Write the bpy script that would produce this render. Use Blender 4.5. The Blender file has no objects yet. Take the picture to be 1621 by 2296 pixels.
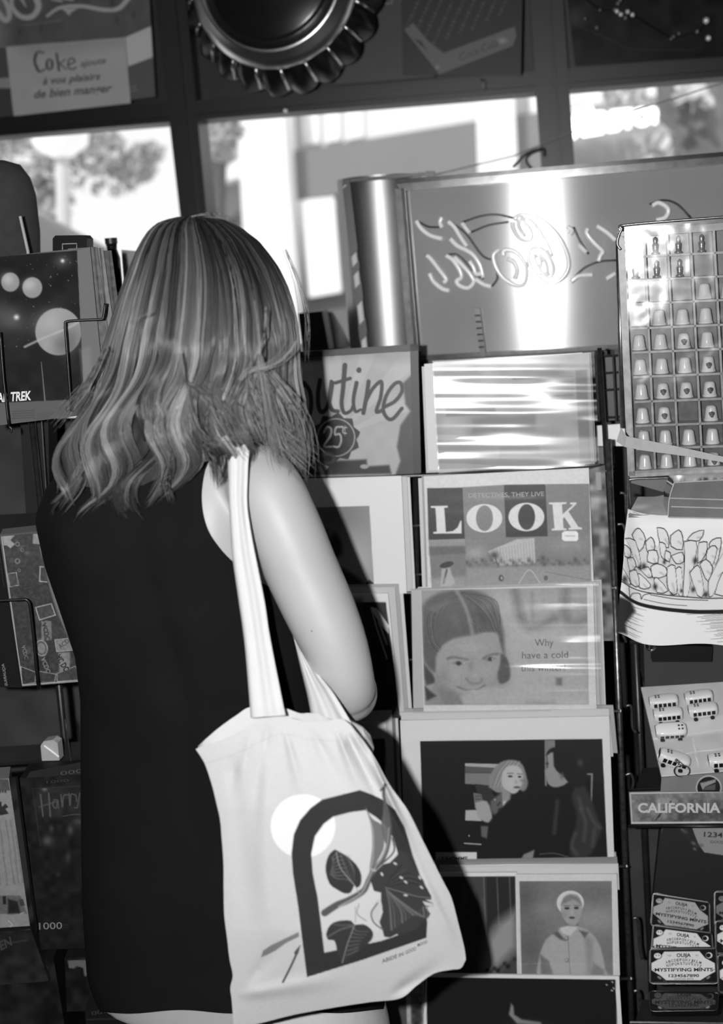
import bpy, math, random
import numpy as np
from mathutils import Vector, Matrix, noise as mnoise
random.seed(7); rng = np.random.default_rng(7)
S = bpy.context.scene
COL = S.collection
# ------------------------------------------------------------------ camera
F = 2800.0; CX, CY = 810.5, 1148.0
CAM = np.array([0.0, 0.0, 1.60])
def cam_axes(yaw=8.0, pitch=11.0, roll=4.0):
    y, p, r = [math.radians(a) for a in (yaw, pitch, roll)]
    f = np.array([-math.sin(y)*math.cos(p), math.cos(y)*math.cos(p), -math.sin(p)])
    r0 = np.cross(f, [0, 0, 1]); r0 /= np.linalg.norm(r0); u0 = np.cross(r0, f)
    return r0*math.cos(r)-u0*math.sin(r), u0*math.cos(r)+r0*math.sin(r), f
AR, AU, AF = cam_axes()
cd = bpy.data.cameras.new('camera'); cam = bpy.data.objects.new('camera', cd); COL.objects.link(cam)
cam.matrix_world = Matrix(((AR[0], AU[0], -AF[0], CAM[0]), (AR[1], AU[1], -AF[1], CAM[1]), (AR[2], AU[2], -AF[2], CAM[2]), (0, 0, 0, 1)))
cd.sensor_fit = 'VERTICAL'; cd.sensor_height = 36.0; cd.lens = F/2296*36
cd.dof.use_dof = True; cd.dof.focus_distance = 1.85; cd.dof.aperture_fstop = 2.8
cd.clip_start = 0.02
S.camera = cam
S.view_settings.view_transform = 'Standard'; S.view_settings.look = 'None'
S.view_settings.gamma = 1.0; S.view_settings.use_curve_mapping = False
S.view_settings.exposure = 0.0
# ------------------------------------------------------------------ sky, sun, lamps
w = bpy.data.worlds.new('sky'); S.world = w; w.use_nodes = True
w.node_tree.nodes['Background'].inputs[0].default_value = (1, 1, 1, 1)
w.node_tree.nodes['Background'].inputs[1].default_value = 1.1
def lamp(name, kind, loc, energy, target=None, **kw):
    l = bpy.data.lights.new(name, kind); l.energy = energy
    for k, v in kw.items(): setattr(l, k, v)
    o = bpy.data.objects.new(name, l); COL.objects.link(o); o.location = loc
    if target is not None:
        o.rotation_euler = (Vector(target)-Vector(loc)).to_track_quat('-Z', 'Y').to_euler()
    return o
lamp('sun', 'SUN', (0, -3, 6), 2.6, target=(0.8, 0.2, 2.9), angle=0.01)
# the photographer's flash, on the camera's left side
FL = CAM + AR*-0.125 + AU*0.02 + AF*0.02
lamp('camera_flash', 'SPOT', FL, 135.0, target=tuple(FL+AF*2), shadow_soft_size=0.014, spot_size=1.5, spot_blend=0.6)
lamp('ambient_fill', 'AREA', (-0.6, 0.6, 2.82), 2.5, target=(-0.6, 0.6, 0), size=1.2)  # unseen area light added to lift the ambient level indoors
# ------------------------------------------------------------------ pixel rays
def ray(px, py):
    px = np.asarray(px, float); py = np.asarray(py, float)
    a = ((px-CX)/F)[..., None]; b = (-(py-CY)/F)[..., None]
    return a*AR + b*AU + AF
def PY(px, py, Y):
    r = ray(px, py); t = (np.asarray(Y, float)/r[..., 1])[..., None]
    return CAM + r*t
def plane(px, py, Y, tilt=0.0, yaw=0.0, twist=0.0):
    """surface through the point seen at px,py at depth Y; tilt leans its top away, yaw turns its face to the left"""
    p0 = PY(px, py, Y); t = math.radians(tilt); a = math.radians(yaw)
    n = np.array([-math.sin(a)*math.cos(t), -math.cos(a)*math.cos(t), math.sin(t)])
    def f(x, y):
        r = ray(x, y); k = ((p0-CAM)@n)/(r@n)
        return CAM + r*k[..., None]
    f.n = n
    return f
def flat(Y): return plane(800, 1000, Y)
def depthsurf(fn):
    def f(x, y):
        x = np.asarray(x, float); y = np.asarray(y, float)
        return PY(x, y, fn(x, y))
    f.n = np.array([0.05, -0.98, 0.19])
    return f
def shifted(s, d):
    """the same surface moved d metres away from the viewer side"""
    def f(x, y): return s(x, y)-s.n*d
    f.n = s.n
    return f
def lin(v):
    v = np.clip(np.asarray(v, float)/255.0, 0, 1)
    return np.where(v <= 0.04045, v/12.92, ((v+0.055)/1.055)**2.4)
# ------------------------------------------------------------------ materials
MC = {}
def mat(name, v, rough=0.5, metal=0.0, noise=0.06, scale=30.0, emit=0.0, aniso=0.0, trans=0.0, bump=0.0, spec=0.5, attr=False, coat=0.0):
    key = (name,)
    if key in MC: return MC[key]
    m = bpy.data.materials.new(name); m.use_nodes = True; nt = m.node_tree
    b = nt.nodes['Principled BSDF']
    b.inputs['Roughness'].default_value = rough; b.inputs['Metallic'].default_value = metal
    b.inputs['Specular IOR Level'].default_value = spec
    if coat: b.inputs['Coat Weight'].default_value = coat; b.inputs['Coat Roughness'].default_value = 0.08
    if attr:
        a = nt.nodes.new('ShaderNodeAttribute'); a.attribute_name = 'Col'
        nt.links.new(a.outputs['Color'], b.inputs['Base Color'])
    else:
        g = float(lin(v)); tc = nt.nodes.new('ShaderNodeTexCoord'); no = nt.nodes.new('ShaderNodeTexNoise')
        no.inputs['Scale'].default_value = scale; no.inputs['Detail'].default_value = 4
        nt.links.new(tc.outputs['Object'], no.inputs['Vector'])
        r = nt.nodes.new('ShaderNodeMapRange'); r.inputs['To Min'].default_value = g*(1-noise*2); r.inputs['To Max'].default_value = g*(1+noise*2)
        nt.links.new(no.outputs['Fac'], r.inputs['Value'])
        nt.links.new(r.outputs['Result'], b.inputs['Base Color'])
        if emit:
            nt.links.new(r.outputs['Result'], b.inputs['Emission Color']); b.inputs['Emission Strength'].default_value = emit
    if bump:
        n2 = nt.nodes.new('ShaderNodeTexNoise'); n2.inputs['Scale'].default_value = scale*6; n2.inputs['Detail'].default_value = 6
        tc2 = nt.nodes.new('ShaderNodeTexCoord'); nt.links.new(tc2.outputs['Object'], n2.inputs['Vector'])
        bp = nt.nodes.new('ShaderNodeBump'); bp.inputs['Strength'].default_value = bump; bp.inputs['Distance'].default_value = 0.002
        nt.links.new(n2.outputs['Fac'], bp.inputs['Height']); nt.links.new(bp.outputs['Normal'], b.inputs['Normal'])
    if aniso:
        b.inputs['Anisotropic'].default_value = aniso
        c = nt.nodes.new('ShaderNodeCombineXYZ'); c.inputs[2].default_value = 1.0
        nt.links.new(c.outputs[0], b.inputs['Tangent'])
    if trans:
        b.inputs['Transmission Weight'].default_value = trans
    MC[key] = m
    return m
def film(name, k=0.25, rough=0.08, base=0.05, tint=0.97, scale=60, bump=0.0, blend=0.35):
    """clear plastic sheet: mostly see-through, mirror-like at its gloss"""
    if (name,) in MC: return MC[(name,)]
    m = bpy.data.materials.new(name); m.use_nodes = True; nt = m.node_tree; nt.nodes.clear()
    out = nt.nodes.new('ShaderNodeOutputMaterial'); mix = nt.nodes.new('ShaderNodeMixShader')
    tr = nt.nodes.new('ShaderNodeBsdfTransparent'); tr.inputs[0].default_value = (tint,)*3+(1,)
    gl = nt.nodes.new('ShaderNodeBsdfGlossy'); gl.inputs['Roughness'].default_value = rough
    lw = nt.nodes.new('ShaderNodeLayerWeight'); lw.inputs['Blend'].default_value = blend
    mr = nt.nodes.new('ShaderNodeMapRange'); mr.inputs['To Min'].default_value = base; mr.inputs['To Max'].default_value = k+base
    nt.links.new(lw.outputs['Fresnel'], mr.inputs['Value']); nt.links.new(mr.outputs['Result'], mix.inputs[0])
    nt.links.new(tr.outputs[0], mix.inputs[1]); nt.links.new(gl.outputs[0], mix.inputs[2]); nt.links.new(mix.outputs[0], out.inputs[0])
    tc = nt.nodes.new('ShaderNodeTexCoord'); no = nt.nodes.new('ShaderNodeTexNoise'); no.inputs['Scale'].default_value = scale
    nt.links.new(tc.outputs['Object'], no.inputs['Vector'])
    bp = nt.nodes.new('ShaderNodeBump'); bp.inputs['Strength'].default_value = bump; bp.inputs['Distance'].default_value = 0.003
    nt.links.new(no.outputs['Fac'], bp.inputs['Height']); nt.links.new(bp.outputs[0], gl.inputs['Normal'])
    MC[(name,)] = m
    return m
M_PRINT = mat('printed_paper', 0, 0.42, attr=True, spec=0.35)
M_GLOSSY = mat('glossy_print', 0, 0.22, attr=True, spec=0.5)
M_MATTE = mat('matte_print', 0, 0.85, attr=True, spec=0.15)
M_CLOTH = mat('cotton_cloth', 0, 0.95, attr=True, spec=0.1)
M_DARK = mat('black_painted_wood', 34, 0.45, noise=0.2)
M_FRAME = mat('black_window_frame', 30, 0.4, noise=0.15, scale=12)
M_STEEL = mat('rack_steel', 150, 0.28, 0.9, noise=0.3, scale=90)
M_DKSTEEL = mat('dark_rack_wire', 60, 0.35, 0.6, noise=0.3, scale=90)
M_BLACK = mat('black_plastic', 22, 0.35)
M_WHITE = mat('white_plastic', 236, 0.35, noise=0.02)
M_PAPER = mat('white_card', 218, 0.6, noise=0.03)
M_GREY = mat('grey_card', 120, 0.6)
M_CLEAR = film('clear_plastic_film')
M_CHROME = mat('chrome', 225, 0.12, 1.0, noise=0.03)
# ------------------------------------------------------------------ objects
WL = {}
def wloc(o): return WL.get(o.name, np.zeros(3)) if o else np.zeros(3)
def tag(o, label, cat, group=None, kind=None):
    o['label'] = label; o['category'] = cat
    if group: o['group'] = group
    if kind: o['kind'] = kind
    return o
def thing(name, label, cat, loc, group=None):
    o = bpy.data.objects.new(name, None); COL.objects.link(o); o.empty_display_size = 0.02
    loc = np.asarray(loc, float).reshape(3)
    o.location = loc; WL[o.name] = loc.copy(); tag(o, label, cat, group)
    return o
def mk(name, V, FS, mats, parent=None, smooth=False, col=None, fm=None, local=False):
    """link one mesh object; V world coordinates (or local), FS list of faces or (n,k) array"""
    V = np.asarray(V, float).reshape(-1, 3)
    if parent is not None: org = wloc(parent)
    elif local: org = np.zeros(3)
    else: org = (V.min(0)+V.max(0))/2
    L = V if local else V-org
    me = bpy.data.meshes.new(name)
    if isinstance(FS, np.ndarray):
        nf, k = FS.shape
        me.vertices.add(len(L)); me.vertices.foreach_set('co', L.ravel())
        me.loops.add(nf*k); me.loops.foreach_set('vertex_index', FS.ravel().astype(np.int32))
        me.polygons.add(nf); me.polygons.foreach_set('loop_start', np.arange(0, nf*k, k, dtype=np.int32))
        me.polygons.foreach_set('loop_total', np.full(nf, k, dtype=np.int32))
        me.update(calc_edges=True); me.validate()
    else:
        me.from_pydata([tuple(v) for v in L], [], [tuple(int(i) for i in f) for f in FS]); me.update()
    if not isinstance(mats, (list, tuple)): mats = [mats]
    for m in mats: me.materials.append(m)
    if fm is not None: me.polygons.foreach_set('material_index', np.asarray(fm, dtype=np.int32))
    if smooth: me.polygons.foreach_set('use_smooth', np.ones(len(me.polygons), dtype=bool))
    if col is not None:
        a = me.color_attributes.new('Col', 'FLOAT_COLOR', 'POINT')
        c = np.ones((len(L), 4)); c[:, :3] = np.asarray(col)[:, None]
        a.data.foreach_set('color', c.ravel())
    o = bpy.data.objects.new(name, me); COL.objects.link(o)
    if parent is not None:
        o.parent = parent; WL[o.name] = wloc(parent).copy()
    else:
        o.location = org; WL[o.name] = org.copy()
    return o
def merge(parts):
    V = []; FS = []; n = 0
    for v, f in parts:
        v = np.asarray(v, float).reshape(-1, 3); V.append(v); FS += [tuple(i+n for i in ff) for ff in f]; n += len(v)
    return np.concatenate(V), FS
# ---- shape pieces, each returns (verts, faces) in world coordinates
def box_pts(A, B):
    """prism from a ring of front points A to a ring of back points B"""
    n = len(A); V = list(A)+list(B)
    FS = [tuple(range(n))[::-1], tuple(range(n, 2*n))]
    for i in range(n):
        j = (i+1) % n; FS.append((i, j, n+j, n+i))
    return np.array(V), FS
def prism(pts, surf, depth, off=0.0):
    """outline in picture units on a surface, given real thickness away from the viewer"""
    p = np.array(pts, float); A = surf(p[:, 0], p[:, 1])+surf.n*off
    return box_pts(A, A-surf.n*depth)
def abox(lo, hi):
    x0, y0, z0 = lo; x1, y1, z1 = hi
    A = [(x0, y0, z0), (x1, y0, z0), (x1, y0, z1), (x0, y0, z1)]; B = [(x, y1, z) for x, y, z in A]
    return box_pts(A, B)
def smoothline(P, n=8):
    P = np.asarray(P, float)
    if len(P) < 3: return P
    Q = np.vstack([2*P[0]-P[1], P, 2*P[-1]-P[-2]]); out = []
    for i in range(1, len(Q)-2):
        for k in range(n):
            t = k/n; a, b, c, d = Q[i-1], Q[i], Q[i+1], Q[i+2]
            out.append(0.5*((2*b)+(-a+c)*t+(2*a-5*b+4*c-d)*t*t+(-a+3*b-3*c+d)*t**3))
    out.append(P[-1]); return np.array(out)
def tube(P, r, seg=8, cap=True):
    P = np.asarray(P, float); n = len(P); r = np.broadcast_to(np.asarray(r, float), (n,))
    T = np.gradient(P, axis=0); T /= np.linalg.norm(T, axis=1)[:, None]+1e-12
    up = np.array([0.13, -0.97, 0.2]); V = []
    for i in range(n):
        a = np.cross(T[i], up)
        if np.linalg.norm(a) < 1e-3: a = np.cross(T[i], [1, 0, 0])
        a /= np.linalg.norm(a); b = np.cross(a, T[i])
        for k in range(seg):
            th = 2*math.pi*k/seg; V.append(P[i]+r[i]*(a*math.cos(th)+b*math.sin(th)))
    FS = []
    for i in range(n-1):
        for k in range(seg):
            k2 = (k+1) % seg; FS.append((i*seg+k, i*seg+k2, (i+1)*seg+k2, (i+1)*seg+k))
    if cap: FS += [tuple(range(seg))[::-1], tuple((n-1)*seg+k for k in range(seg))]
    return np.array(V), FS
def ptube(pts, surf, rpx, off=0.0, seg=8, smooth=0):
    P = np.array(pts, float)
    if smooth: P = smoothline(P, smooth)
    W = surf(P[:, 0], P[:, 1])+surf.n*off
    dist = np.linalg.norm(W-CAM, axis=1)
    return tube(W, rpx*dist/F, seg)
def lathe(prof, seg=20, c=(0, 0, 0), axis=(0, 0, 1), cap=True):
    ax = Vector(axis).normalized(); q = Vector((0, 0, 1)).rotation_difference(ax).to_matrix()
    V = []; FS = []
    for r, z in prof:
        for k in range(seg):
            t = 2*math.pi*k/seg; V.append(np.array(q@Vector((r*math.cos(t), r*math.sin(t), z)))+np.array(c))
    for i in range(len(prof)-1):
        for k in range(seg):
            k2 = (k+1) % seg; FS.append((i*seg+k, i*seg+k2, (i+1)*seg+k2, (i+1)*seg+k))
    if cap:
        FS.append(tuple(range(seg))[::-1]); FS.append(tuple((len(prof)-1)*seg+k for k in range(seg)))
    return np.array(V), FS
def ellipsoid(c, r, seg=20, rings=12):
    V = []; FS = []
    for i in range(rings+1):
        p = math.pi*i/rings
        for k in range(seg):
            t = 2*math.pi*k/seg; V.append((c[0]+r[0]*math.sin(p)*math.cos(t), c[1]+r[1]*math.sin(p)*math.sin(t), c[2]+r[2]*math.cos(p)))
    for i in range(rings):
        for k in range(seg):
            k2 = (k+1) % seg; FS.append((i*seg+k, (i+1)*seg+k, (i+1)*seg+k2, i*seg+k2))
    return np.array(V), FS
# ------------------------------------------------------------------ picture painting (what is printed on covers, cards and cloth)
def vnoise(x, y, s, seed=0):
    x = np.asarray(x)/s+seed*17.3; y = np.asarray(y)/s+seed*5.1
    xi = np.floor(x).astype(int); yi = np.floor(y).astype(int); fx = x-xi; fy = y-yi
    fx = fx*fx*(3-2*fx); fy = fy*fy*(3-2*fy)
    def h(a, b): return ((np.sin(a*127.1+b*311.7+seed*74.7)*43758.5453) % 1.0)
    return (h(xi, yi)*(1-fx)+h(xi+1, yi)*fx)*(1-fy)+(h(xi, yi+1)*(1-fx)+h(xi+1, yi+1)*fx)*fy
class Art:
    def __init__(s, X, Y, v=200): s.X, s.Y = X, Y; s.V = np.full(X.shape, float(v)); s.T = (0, 0, 1); s.txt = []; s.clip = None
    def tr(s, ox, oy, k): s.T = (ox, oy, k); return s
    def c(s, pts):
        p = np.array(pts, float).reshape(-1, 2); return np.array([s.T[0], s.T[1]])+p/s.T[2]
    def _mix(s, a, v):
        if s.clip is not None: a = a*s.clip
        s.V = s.V*(1-a)+np.asarray(v, float)*a
    def _sd(s, P):
        X, Y = s.X, s.Y; ins = np.zeros(X.shape, bool); d = np.full(X.shape, 1e9); n = len(P)
        for i in range(n):
            x0, y0 = P[i]; x1, y1 = P[(i+1) % n]
            c = ((y0 > Y) != (y1 > Y)); xx = (x1-x0)*(Y-y0)/((y1-y0) if y1 != y0 else 1e-9)+x0; ins ^= c & (X < xx)
            dx, dy = x1-x0, y1-y0; L = dx*dx+dy*dy+1e-9; t = np.clip(((X-x0)*dx+(Y-y0)*dy)/L, 0, 1)
            d = np.minimum(d, (X-x0-t*dx)**2+(Y-y0-t*dy)**2)
        d = np.sqrt(d); return np.where(ins, -d, d)
    def mask(s, pts, soft=1.4, sm=0):
        P = s.c(pts)
        if sm: P = smoothline(np.vstack([P, P[:1]]), sm)[:-1]
        return np.clip(0.5-s._sd(P)/soft, 0, 1)
    def poly(s, pts, v, a=1.0, soft=1.4, sm=0): s._mix(s.mask(pts, soft, sm)*a, v)
    def ell(s, cx, cy, rx, ry, v, a=1.0, soft=1.4, rot=0):
        c = s.c([(cx, cy)])[0]; rx /= s.T[2]; ry /= s.T[2]; t = math.radians(rot)
        dx = s.X-c[0]; dy = s.Y-c[1]; u = dx*math.cos(t)+dy*math.sin(t); w_ = -dx*math.sin(t)+dy*math.cos(t)
        q = np.sqrt((u/rx)**2+(w_/ry)**2); s._mix(np.clip(0.5-(q-1)*min(rx, ry)/soft, 0, 1)*a, v)
    def blob(s, cx, cy, rx, ry, v, a=1.0, rot=0):
        c = s.c([(cx, cy)])[0]; rx /= s.T[2]; ry /= s.T[2]; t = math.radians(rot)
        dx = s.X-c[0]; dy = s.Y-c[1]; u = dx*math.cos(t)+dy*math.sin(t); w_ = -dx*math.sin(t)+dy*math.cos(t)
        s._mix(np.exp(-((u/rx)**2+(w_/ry)**2)*1.4)*a, v)
    def stroke(s, pts, w_, v, a=1.0, soft=1.4, sm=6, w1=None):
        P = s.c(pts); w_ = w_/s.T[2]; w1 = w_ if w1 is None else w1/s.T[2]
        if sm and len(P) > 2: P = smoothline(P, sm)
        X, Y = s.X, s.Y; best = np.full(X.shape, 1e9); n = len(P)-1
        for i in range(n):
            x0, y0 = P[i]; x1, y1 = P[i+1]; dx, dy = x1-x0, y1-y0; L = dx*dx+dy*dy+1e-9
            t = np.clip(((X-x0)*dx+(Y-y0)*dy)/L, 0, 1); ww = (w_+(w1-w_)*(i+t)/n)/2
            best = np.minimum(best, np.sqrt((X-x0-t*dx)**2+(Y-y0-t*dy)**2)-ww)
        s._mix(np.clip(0.5-best/soft, 0, 1)*a, v)
    def noise(s, sc, amp, seed=1, sy=None): s.V = s.V+(vnoise(s.X, s.Y*(sc/(sy or sc)), sc, seed)-0.5)*2*amp
    def text(s, body, p0, p1, h, v, shear=0.0, bold=0.0): s.txt.append((body, s.c([p0])[0], s.c([p1])[0], h/s.T[2], v, shear, bold))
TC = {}
def glyphs(body, bold):
    k = (body, bold)
    if k not in TC:
        cu = bpy.data.curves.new('lettering', 'FONT'); cu.body = body; cu.offset = bold; cu.resolution_u = 3
        o = bpy.data.objects.new('lettering', cu); COL.objects.link(o); bpy.context.view_layer.update()
        me = bpy.data.meshes.new_from_object(o); v = np.array([tuple(q.co[:2]) for q in me.vertices]); f = [tuple(p.vertices) for p in me.polygons]
        bpy.data.objects.remove(o); bpy.data.curves.remove(cu); bpy.data.meshes.remove(me); TC[k] = (v, f)
    return TC[k]
def text_px(body, p0, p1, h, shear=0.0, bold=0.0):
    v, f = glyphs(body, bold); x = (v[:, 0]-v[:, 0].min())/(v[:, 0].max()-v[:, 0].min()+1e-9); y = v[:, 1]/0.72*h
    d = np.array(p1)-np.array(p0); u = d/np.linalg.norm(d); up = np.array([u[1], -u[0]])
    return np.array(p0)+x[:, None]*d+y[:, None]*(up+u*shear), f
K_ALB = 1.0
def panel(name, quad, surf, paint=None, parent=None, m=None, th=0.003, step=2.0, v=200, edge=None, k=None, bulge=None):
    """flat printed sheet: quad TL,TR,BR,BL in picture units, laid on surf, with thickness and its printed picture"""
    TL, TR, BR, BL = [np.array(q, float) for q in quad]
    wpx = max(np.linalg.norm(TR-TL), np.linalg.norm(BR-BL)); hpx = max(np.linalg.norm(BL-TL), np.linalg.norm(BR-TR))
    if paint is None and bulge is None: nu = nv = 1
    else: nu = max(2, int(wpx/step)); nv = max(2, int(hpx/step))
    U, W = np.meshgrid(np.linspace(0, 1, nu+1), np.linspace(0, 1, nv+1))
    Pp = (1-U)[..., None]*((1-W)[..., None]*TL+W[..., None]*BL)+U[..., None]*((1-W)[..., None]*TR+W[..., None]*BR)
    X, Y = Pp[..., 0], Pp[..., 1]; A = Art(X, Y, v)
    if paint: paint(A)
    c = lin(A.V.ravel())*(K_ALB if k is None else k)
    G = surf(X.ravel(), Y.ravel())
    if bulge is not None: G = G+surf.n*bulge(X.ravel(), Y.ravel())[:, None]
    idx = np.arange((nu+1)*(nv+1)).reshape(nv+1, nu+1)
    q = np.stack([idx[:-1, :-1], idx[1:, :-1], idx[1:, 1:], idx[:-1, 1:]], -1).reshape(-1, 4)
    FS = [tuple(r) for r in q.tolist()]
    V = [G]; n = len(G)
    rimi = list(idx[0, :])+list(idx[1:, -1])+list(idx[-1, -2::-1])+list(idx[-2:0:-1, 0]); rm = len(rimi)
    B = G[rimi]; V += [B, B-surf.n*th]; ev = float(lin(edge if edge is not None else v))
    cs = [c, np.full(2*rm, ev)]
    for i in range(rm):
        j = (i+1) % rm; FS.append((n+i, n+j, n+rm+j, n+rm+i))
    FS.append(tuple(n+rm+i for i in range(rm)))
    n += 2*rm
    for body, p0, p1, h, tv, sh, bo in A.txt:
        tp, tf = text_px(body, p0, p1, h, sh, bo); W3 = surf(tp[:, 0], tp[:, 1])+surf.n*0.0007
        if bulge is not None: W3 = W3+surf.n*bulge(tp[:, 0], tp[:, 1])[:, None]
        V.append(W3); FS += [tuple(i+n for i in ff) for ff in tf]; n += len(W3); cs.append(np.full(len(W3), float(lin(tv))))
    return mk(name, np.concatenate(V), FS, m or M_PRINT, parent, col=np.concatenate(cs))
def sheet(name, quad, surf, hfun, mtl, parent, step=4.0):
    """thin wrinkled plastic sheet in front of a cover"""
    TL, TR, BR, BL = [np.array(q, float) for q in quad]
    nu = max(2, int(np.linalg.norm(TR-TL)/step)); nv = max(2, int(np.linalg.norm(BL-TL)/step))
    U, W = np.meshgrid(np.linspace(0, 1, nu+1), np.linspace(0, 1, nv+1))
    Pp = (1-U)[..., None]*((1-W)[..., None]*TL+W[..., None]*BL)+U[..., None]*((1-W)[..., None]*TR+W[..., None]*BR)
    X, Y = Pp[..., 0].ravel(), Pp[..., 1].ravel(); G = surf(X, Y)+surf.n*hfun(X, Y)[:, None]
    idx = np.arange((nu+1)*(nv+1)).reshape(nv+1, nu+1)
    q = np.stack([idx[:-1, :-1], idx[1:, :-1], idx[1:, 1:], idx[:-1, 1:]], -1).reshape(-1, 4)
    return mk(name, G, q, mtl, parent, smooth=True)
def slab(name, quad, surf, th, m, parent=None):
    v, f = prism(quad, surf, th); return mk(name, v, f, m, parent)
def mid(quad, surf):
    q = np.array(quad, float).mean(0); return surf(np.array([q[0]]), np.array([q[1]]))[0]
def foot(quad, surf):
    q = (np.array(quad[2], float)+np.array(quad[3], float))/2; return surf(np.array([q[0]]), np.array([q[1]]))[0]
# ================================================================== the room
def structure(name, v, f, m):
    o = mk(name, v, f, m); o['kind'] = 'structure'; return o
M_WALL = mat('dark_painted_wall', 45, 0.8, noise=0.08, scale=6); M_FLOOR = mat('dark_floor_boards', 60, 0.5, noise=0.25, scale=5)
M_CEIL = mat('ceiling_paint', 120, 0.9)
structure('floor', *abox((-3.2, -1.8, -0.05), (2.6, 3.12, 0)), M_FLOOR)
structure('ceiling', *abox((-3.2, -1.8, 2.95), (2.6, 3.12, 3.0)), M_CEIL)
structure('wall_left', *abox((-3.25, -1.8, 0), (-3.2, 3.12, 2.95)), M_WALL)
structure('wall_right', *abox((2.6, -1.8, 0), (2.65, 3.12, 2.95)), M_WALL)
structure('wall_back', *abox((-3.2, -1.85, 0), (2.6, -1.8, 2.95)), M_WALL)
structure('wall_front', *abox((-3.2, 3.02, 0), (2.6, 3.12, 1.05)), M_WALL)
WP = flat(3.0)
def ln(p, q, y): return p[0]+(q[0]-p[0])*(y-p[1])/(q[1]-p[1])
# transom bar, its edges followed in the picture and carried on to both walls
def bar(name, a0, a1, b0, b1, depth=0.09, surf=WP, x0=-900, x1=2300):
    sa = (a1[1]-a0[1])/(a1[0]-a0[0]); sb = (b1[1]-b0[1])/(b1[0]-b0[0])
    q = [(x0, a0[1]+sa*(x0-a0[0])), (x1, a0[1]+sa*(x1-a0[0])), (x1, b0[1]+sb*(x1-b0[0])), (x0, b0[1]+sb*(x0-b0[0]))]
    v, f = prism(q, surf, depth); return v, f
v1 = bar('', (0, 262), (1600, 126), (0, 305), (1621, 172))
v2 = bar('', (0, 284), (1600, 150), (0, 292), (1600, 158), depth=0.02, surf=flat(2.985))
v, f = merge([v1, v2]); structure('trim_1', v, f, M_FRAME)
def mull(name, q, off=0.0, groove=True):
    parts = [prism(q, flat(2.99), 0.1)]
    if groove:
        q = np.array(q, float); c0 = (q[0]*0.42+q[1]*0.58); c1 = (q[3]*0.42+q[2]*0.58); d = np.array([3, 0])
        parts.append(prism([c0-d, c0+d, c1+d, c1-d], flat(2.978), 0.012))
    v, f = merge(parts); return structure(name, v, f, M_FRAME)
mull('trim_2', [(344, -40), (414, -40), (522, 1100), (474, 1100)])
mull('trim_3', [(1184, -40), (1260, -40), (1340, 1100), (1268, 1100)])
mull('trim_4', [(-560, 80), (-490, 74), (-405, 920), (-465, 925)])
v, f = abox((1.9, 2.99, 0), (1.98, 3.09, 2.95)); structure('trim_5', v, f, M_FRAME)
v, f = abox((-3.2, 2.98, 1.02), (2.6, 3.12, 1.08)); structure('trim_6', v, f, M_FRAME)
# upper panes are boarded over behind what hangs in front of them
v, f = bar('', (0, -900), (1600, -1036), (0, 270), (1600, 134), depth=0.02, surf=flat(3.05)); structure('trim_7', v, f, mat('transom_board', 36, 0.5, noise=0.3, scale=8))
M_PANE = film('window_glass', k=0.1, rough=0.02, base=0.0, tint=0.95, blend=0.1)
for i, q in enumerate([[(-470, 330), (384, 265), (452, 830), (-410, 910)], [(440, 262), (1208, 200), (1252, 770), (496, 830)], [(1280, 196), (2300, 110), (2300, 700), (1320, 770)]]):
    v, f = prism(q, flat(3.04), 0.004); structure('window_%d' % (i+1), v, f, M_PANE)
# ================================================================== the street outside
structure('ground', *abox((-14, 3.12, -0.15), (10, 22, -0.02)), mat('sunlit_pavement', 200, 0.9))
FA = flat(10.0)
M_STUCCO = mat('white_stucco', 252, 0.9, noise=0.0); M_FASCIA = mat('grey_fascia', 134, 0.8, noise=0.03, scale=2)
M_SHOPGLASS = mat('grey_shop_front', 112, 0.6, noise=0.05, scale=3); M_PALE = mat('pale_blind', 238, 0.9, noise=0.02); M_MIDG = mat('grey_facade', 150, 0.9)  # shop front in one mid grey tone
bld = thing('building', 'blurred white building with grey shop fascia across the street behind the glass', 'building', foot([(440, 200), (1700, 200), (1700, 900), (440, 900)], FA))
def fp(name, pts, m, d=0.0, th=0.25):
    v, f = prism(pts, shifted(FA, d), th); return mk(name, v, f, m, bld)
fp('wall', [(380, -200), (2300, -200), (2300, 1300), (380, 1300)], M_MIDG, 0.5)
fp('upper_storey', [(650, 60), (2300, -80), (2300, 200), (1080, 262), (650, 333)], M_PALE, 0.3, 0.15)
for a, b in ((662, 700), (712, 748), (760, 800), (1180, 1206), (1300, 1370), (1420, 1500)):
    fp('blind', [(a, 60), (b, 60), (b+6, 320-(b-650)*0.13), (a+6, 322-(a-650)*0.13)], M_STUCCO, 0.25, 0.04)
fp('fascia', [(640, 338), (1075, 266), (1240, 244), (1290, 236), (1700, 180), (1700, 700), (1200, 520), (770, 432), (645, 452)], M_FASCIA, 0.1, 0.2)
fp('pillar', [(540, 120), (640, 120), (690, 900), (580, 900)], M_STUCCO, -0.25, 0.5)
fp('pillar', [(1064, 60), (1146, 60), (1175, 700), (1085, 700)], M_STUCCO, -0.25, 0.5)
fp('shop_window', [(645, 452), (1078, 405), (1110, 900), (670, 900)], M_SHOPGLASS, 0.15, 0.1)
po = fp('poster', [(665, 450), (748, 440), (765, 655), (690, 668)], M_STUCCO, 0.02, 0.06)
for px, py, r in ((712, 478, 0), (700, 520, 0)): pass
fp('side_wing', [(440, 300), (545, 300), (560, 470), (450, 500)], mat('pale_wing', 165, 0.9), 0.2, 0.2)
fp('awning', [(450, 385), (548, 360), (552, 395), (455, 425)], M_PALE, -0.1, 0.3)
fp('doorway', [(520, 478), (560, 470), (580, 640), (540, 640)], mat('dark_doorway', 90, 0.9), 0.1, 0.05)
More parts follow.
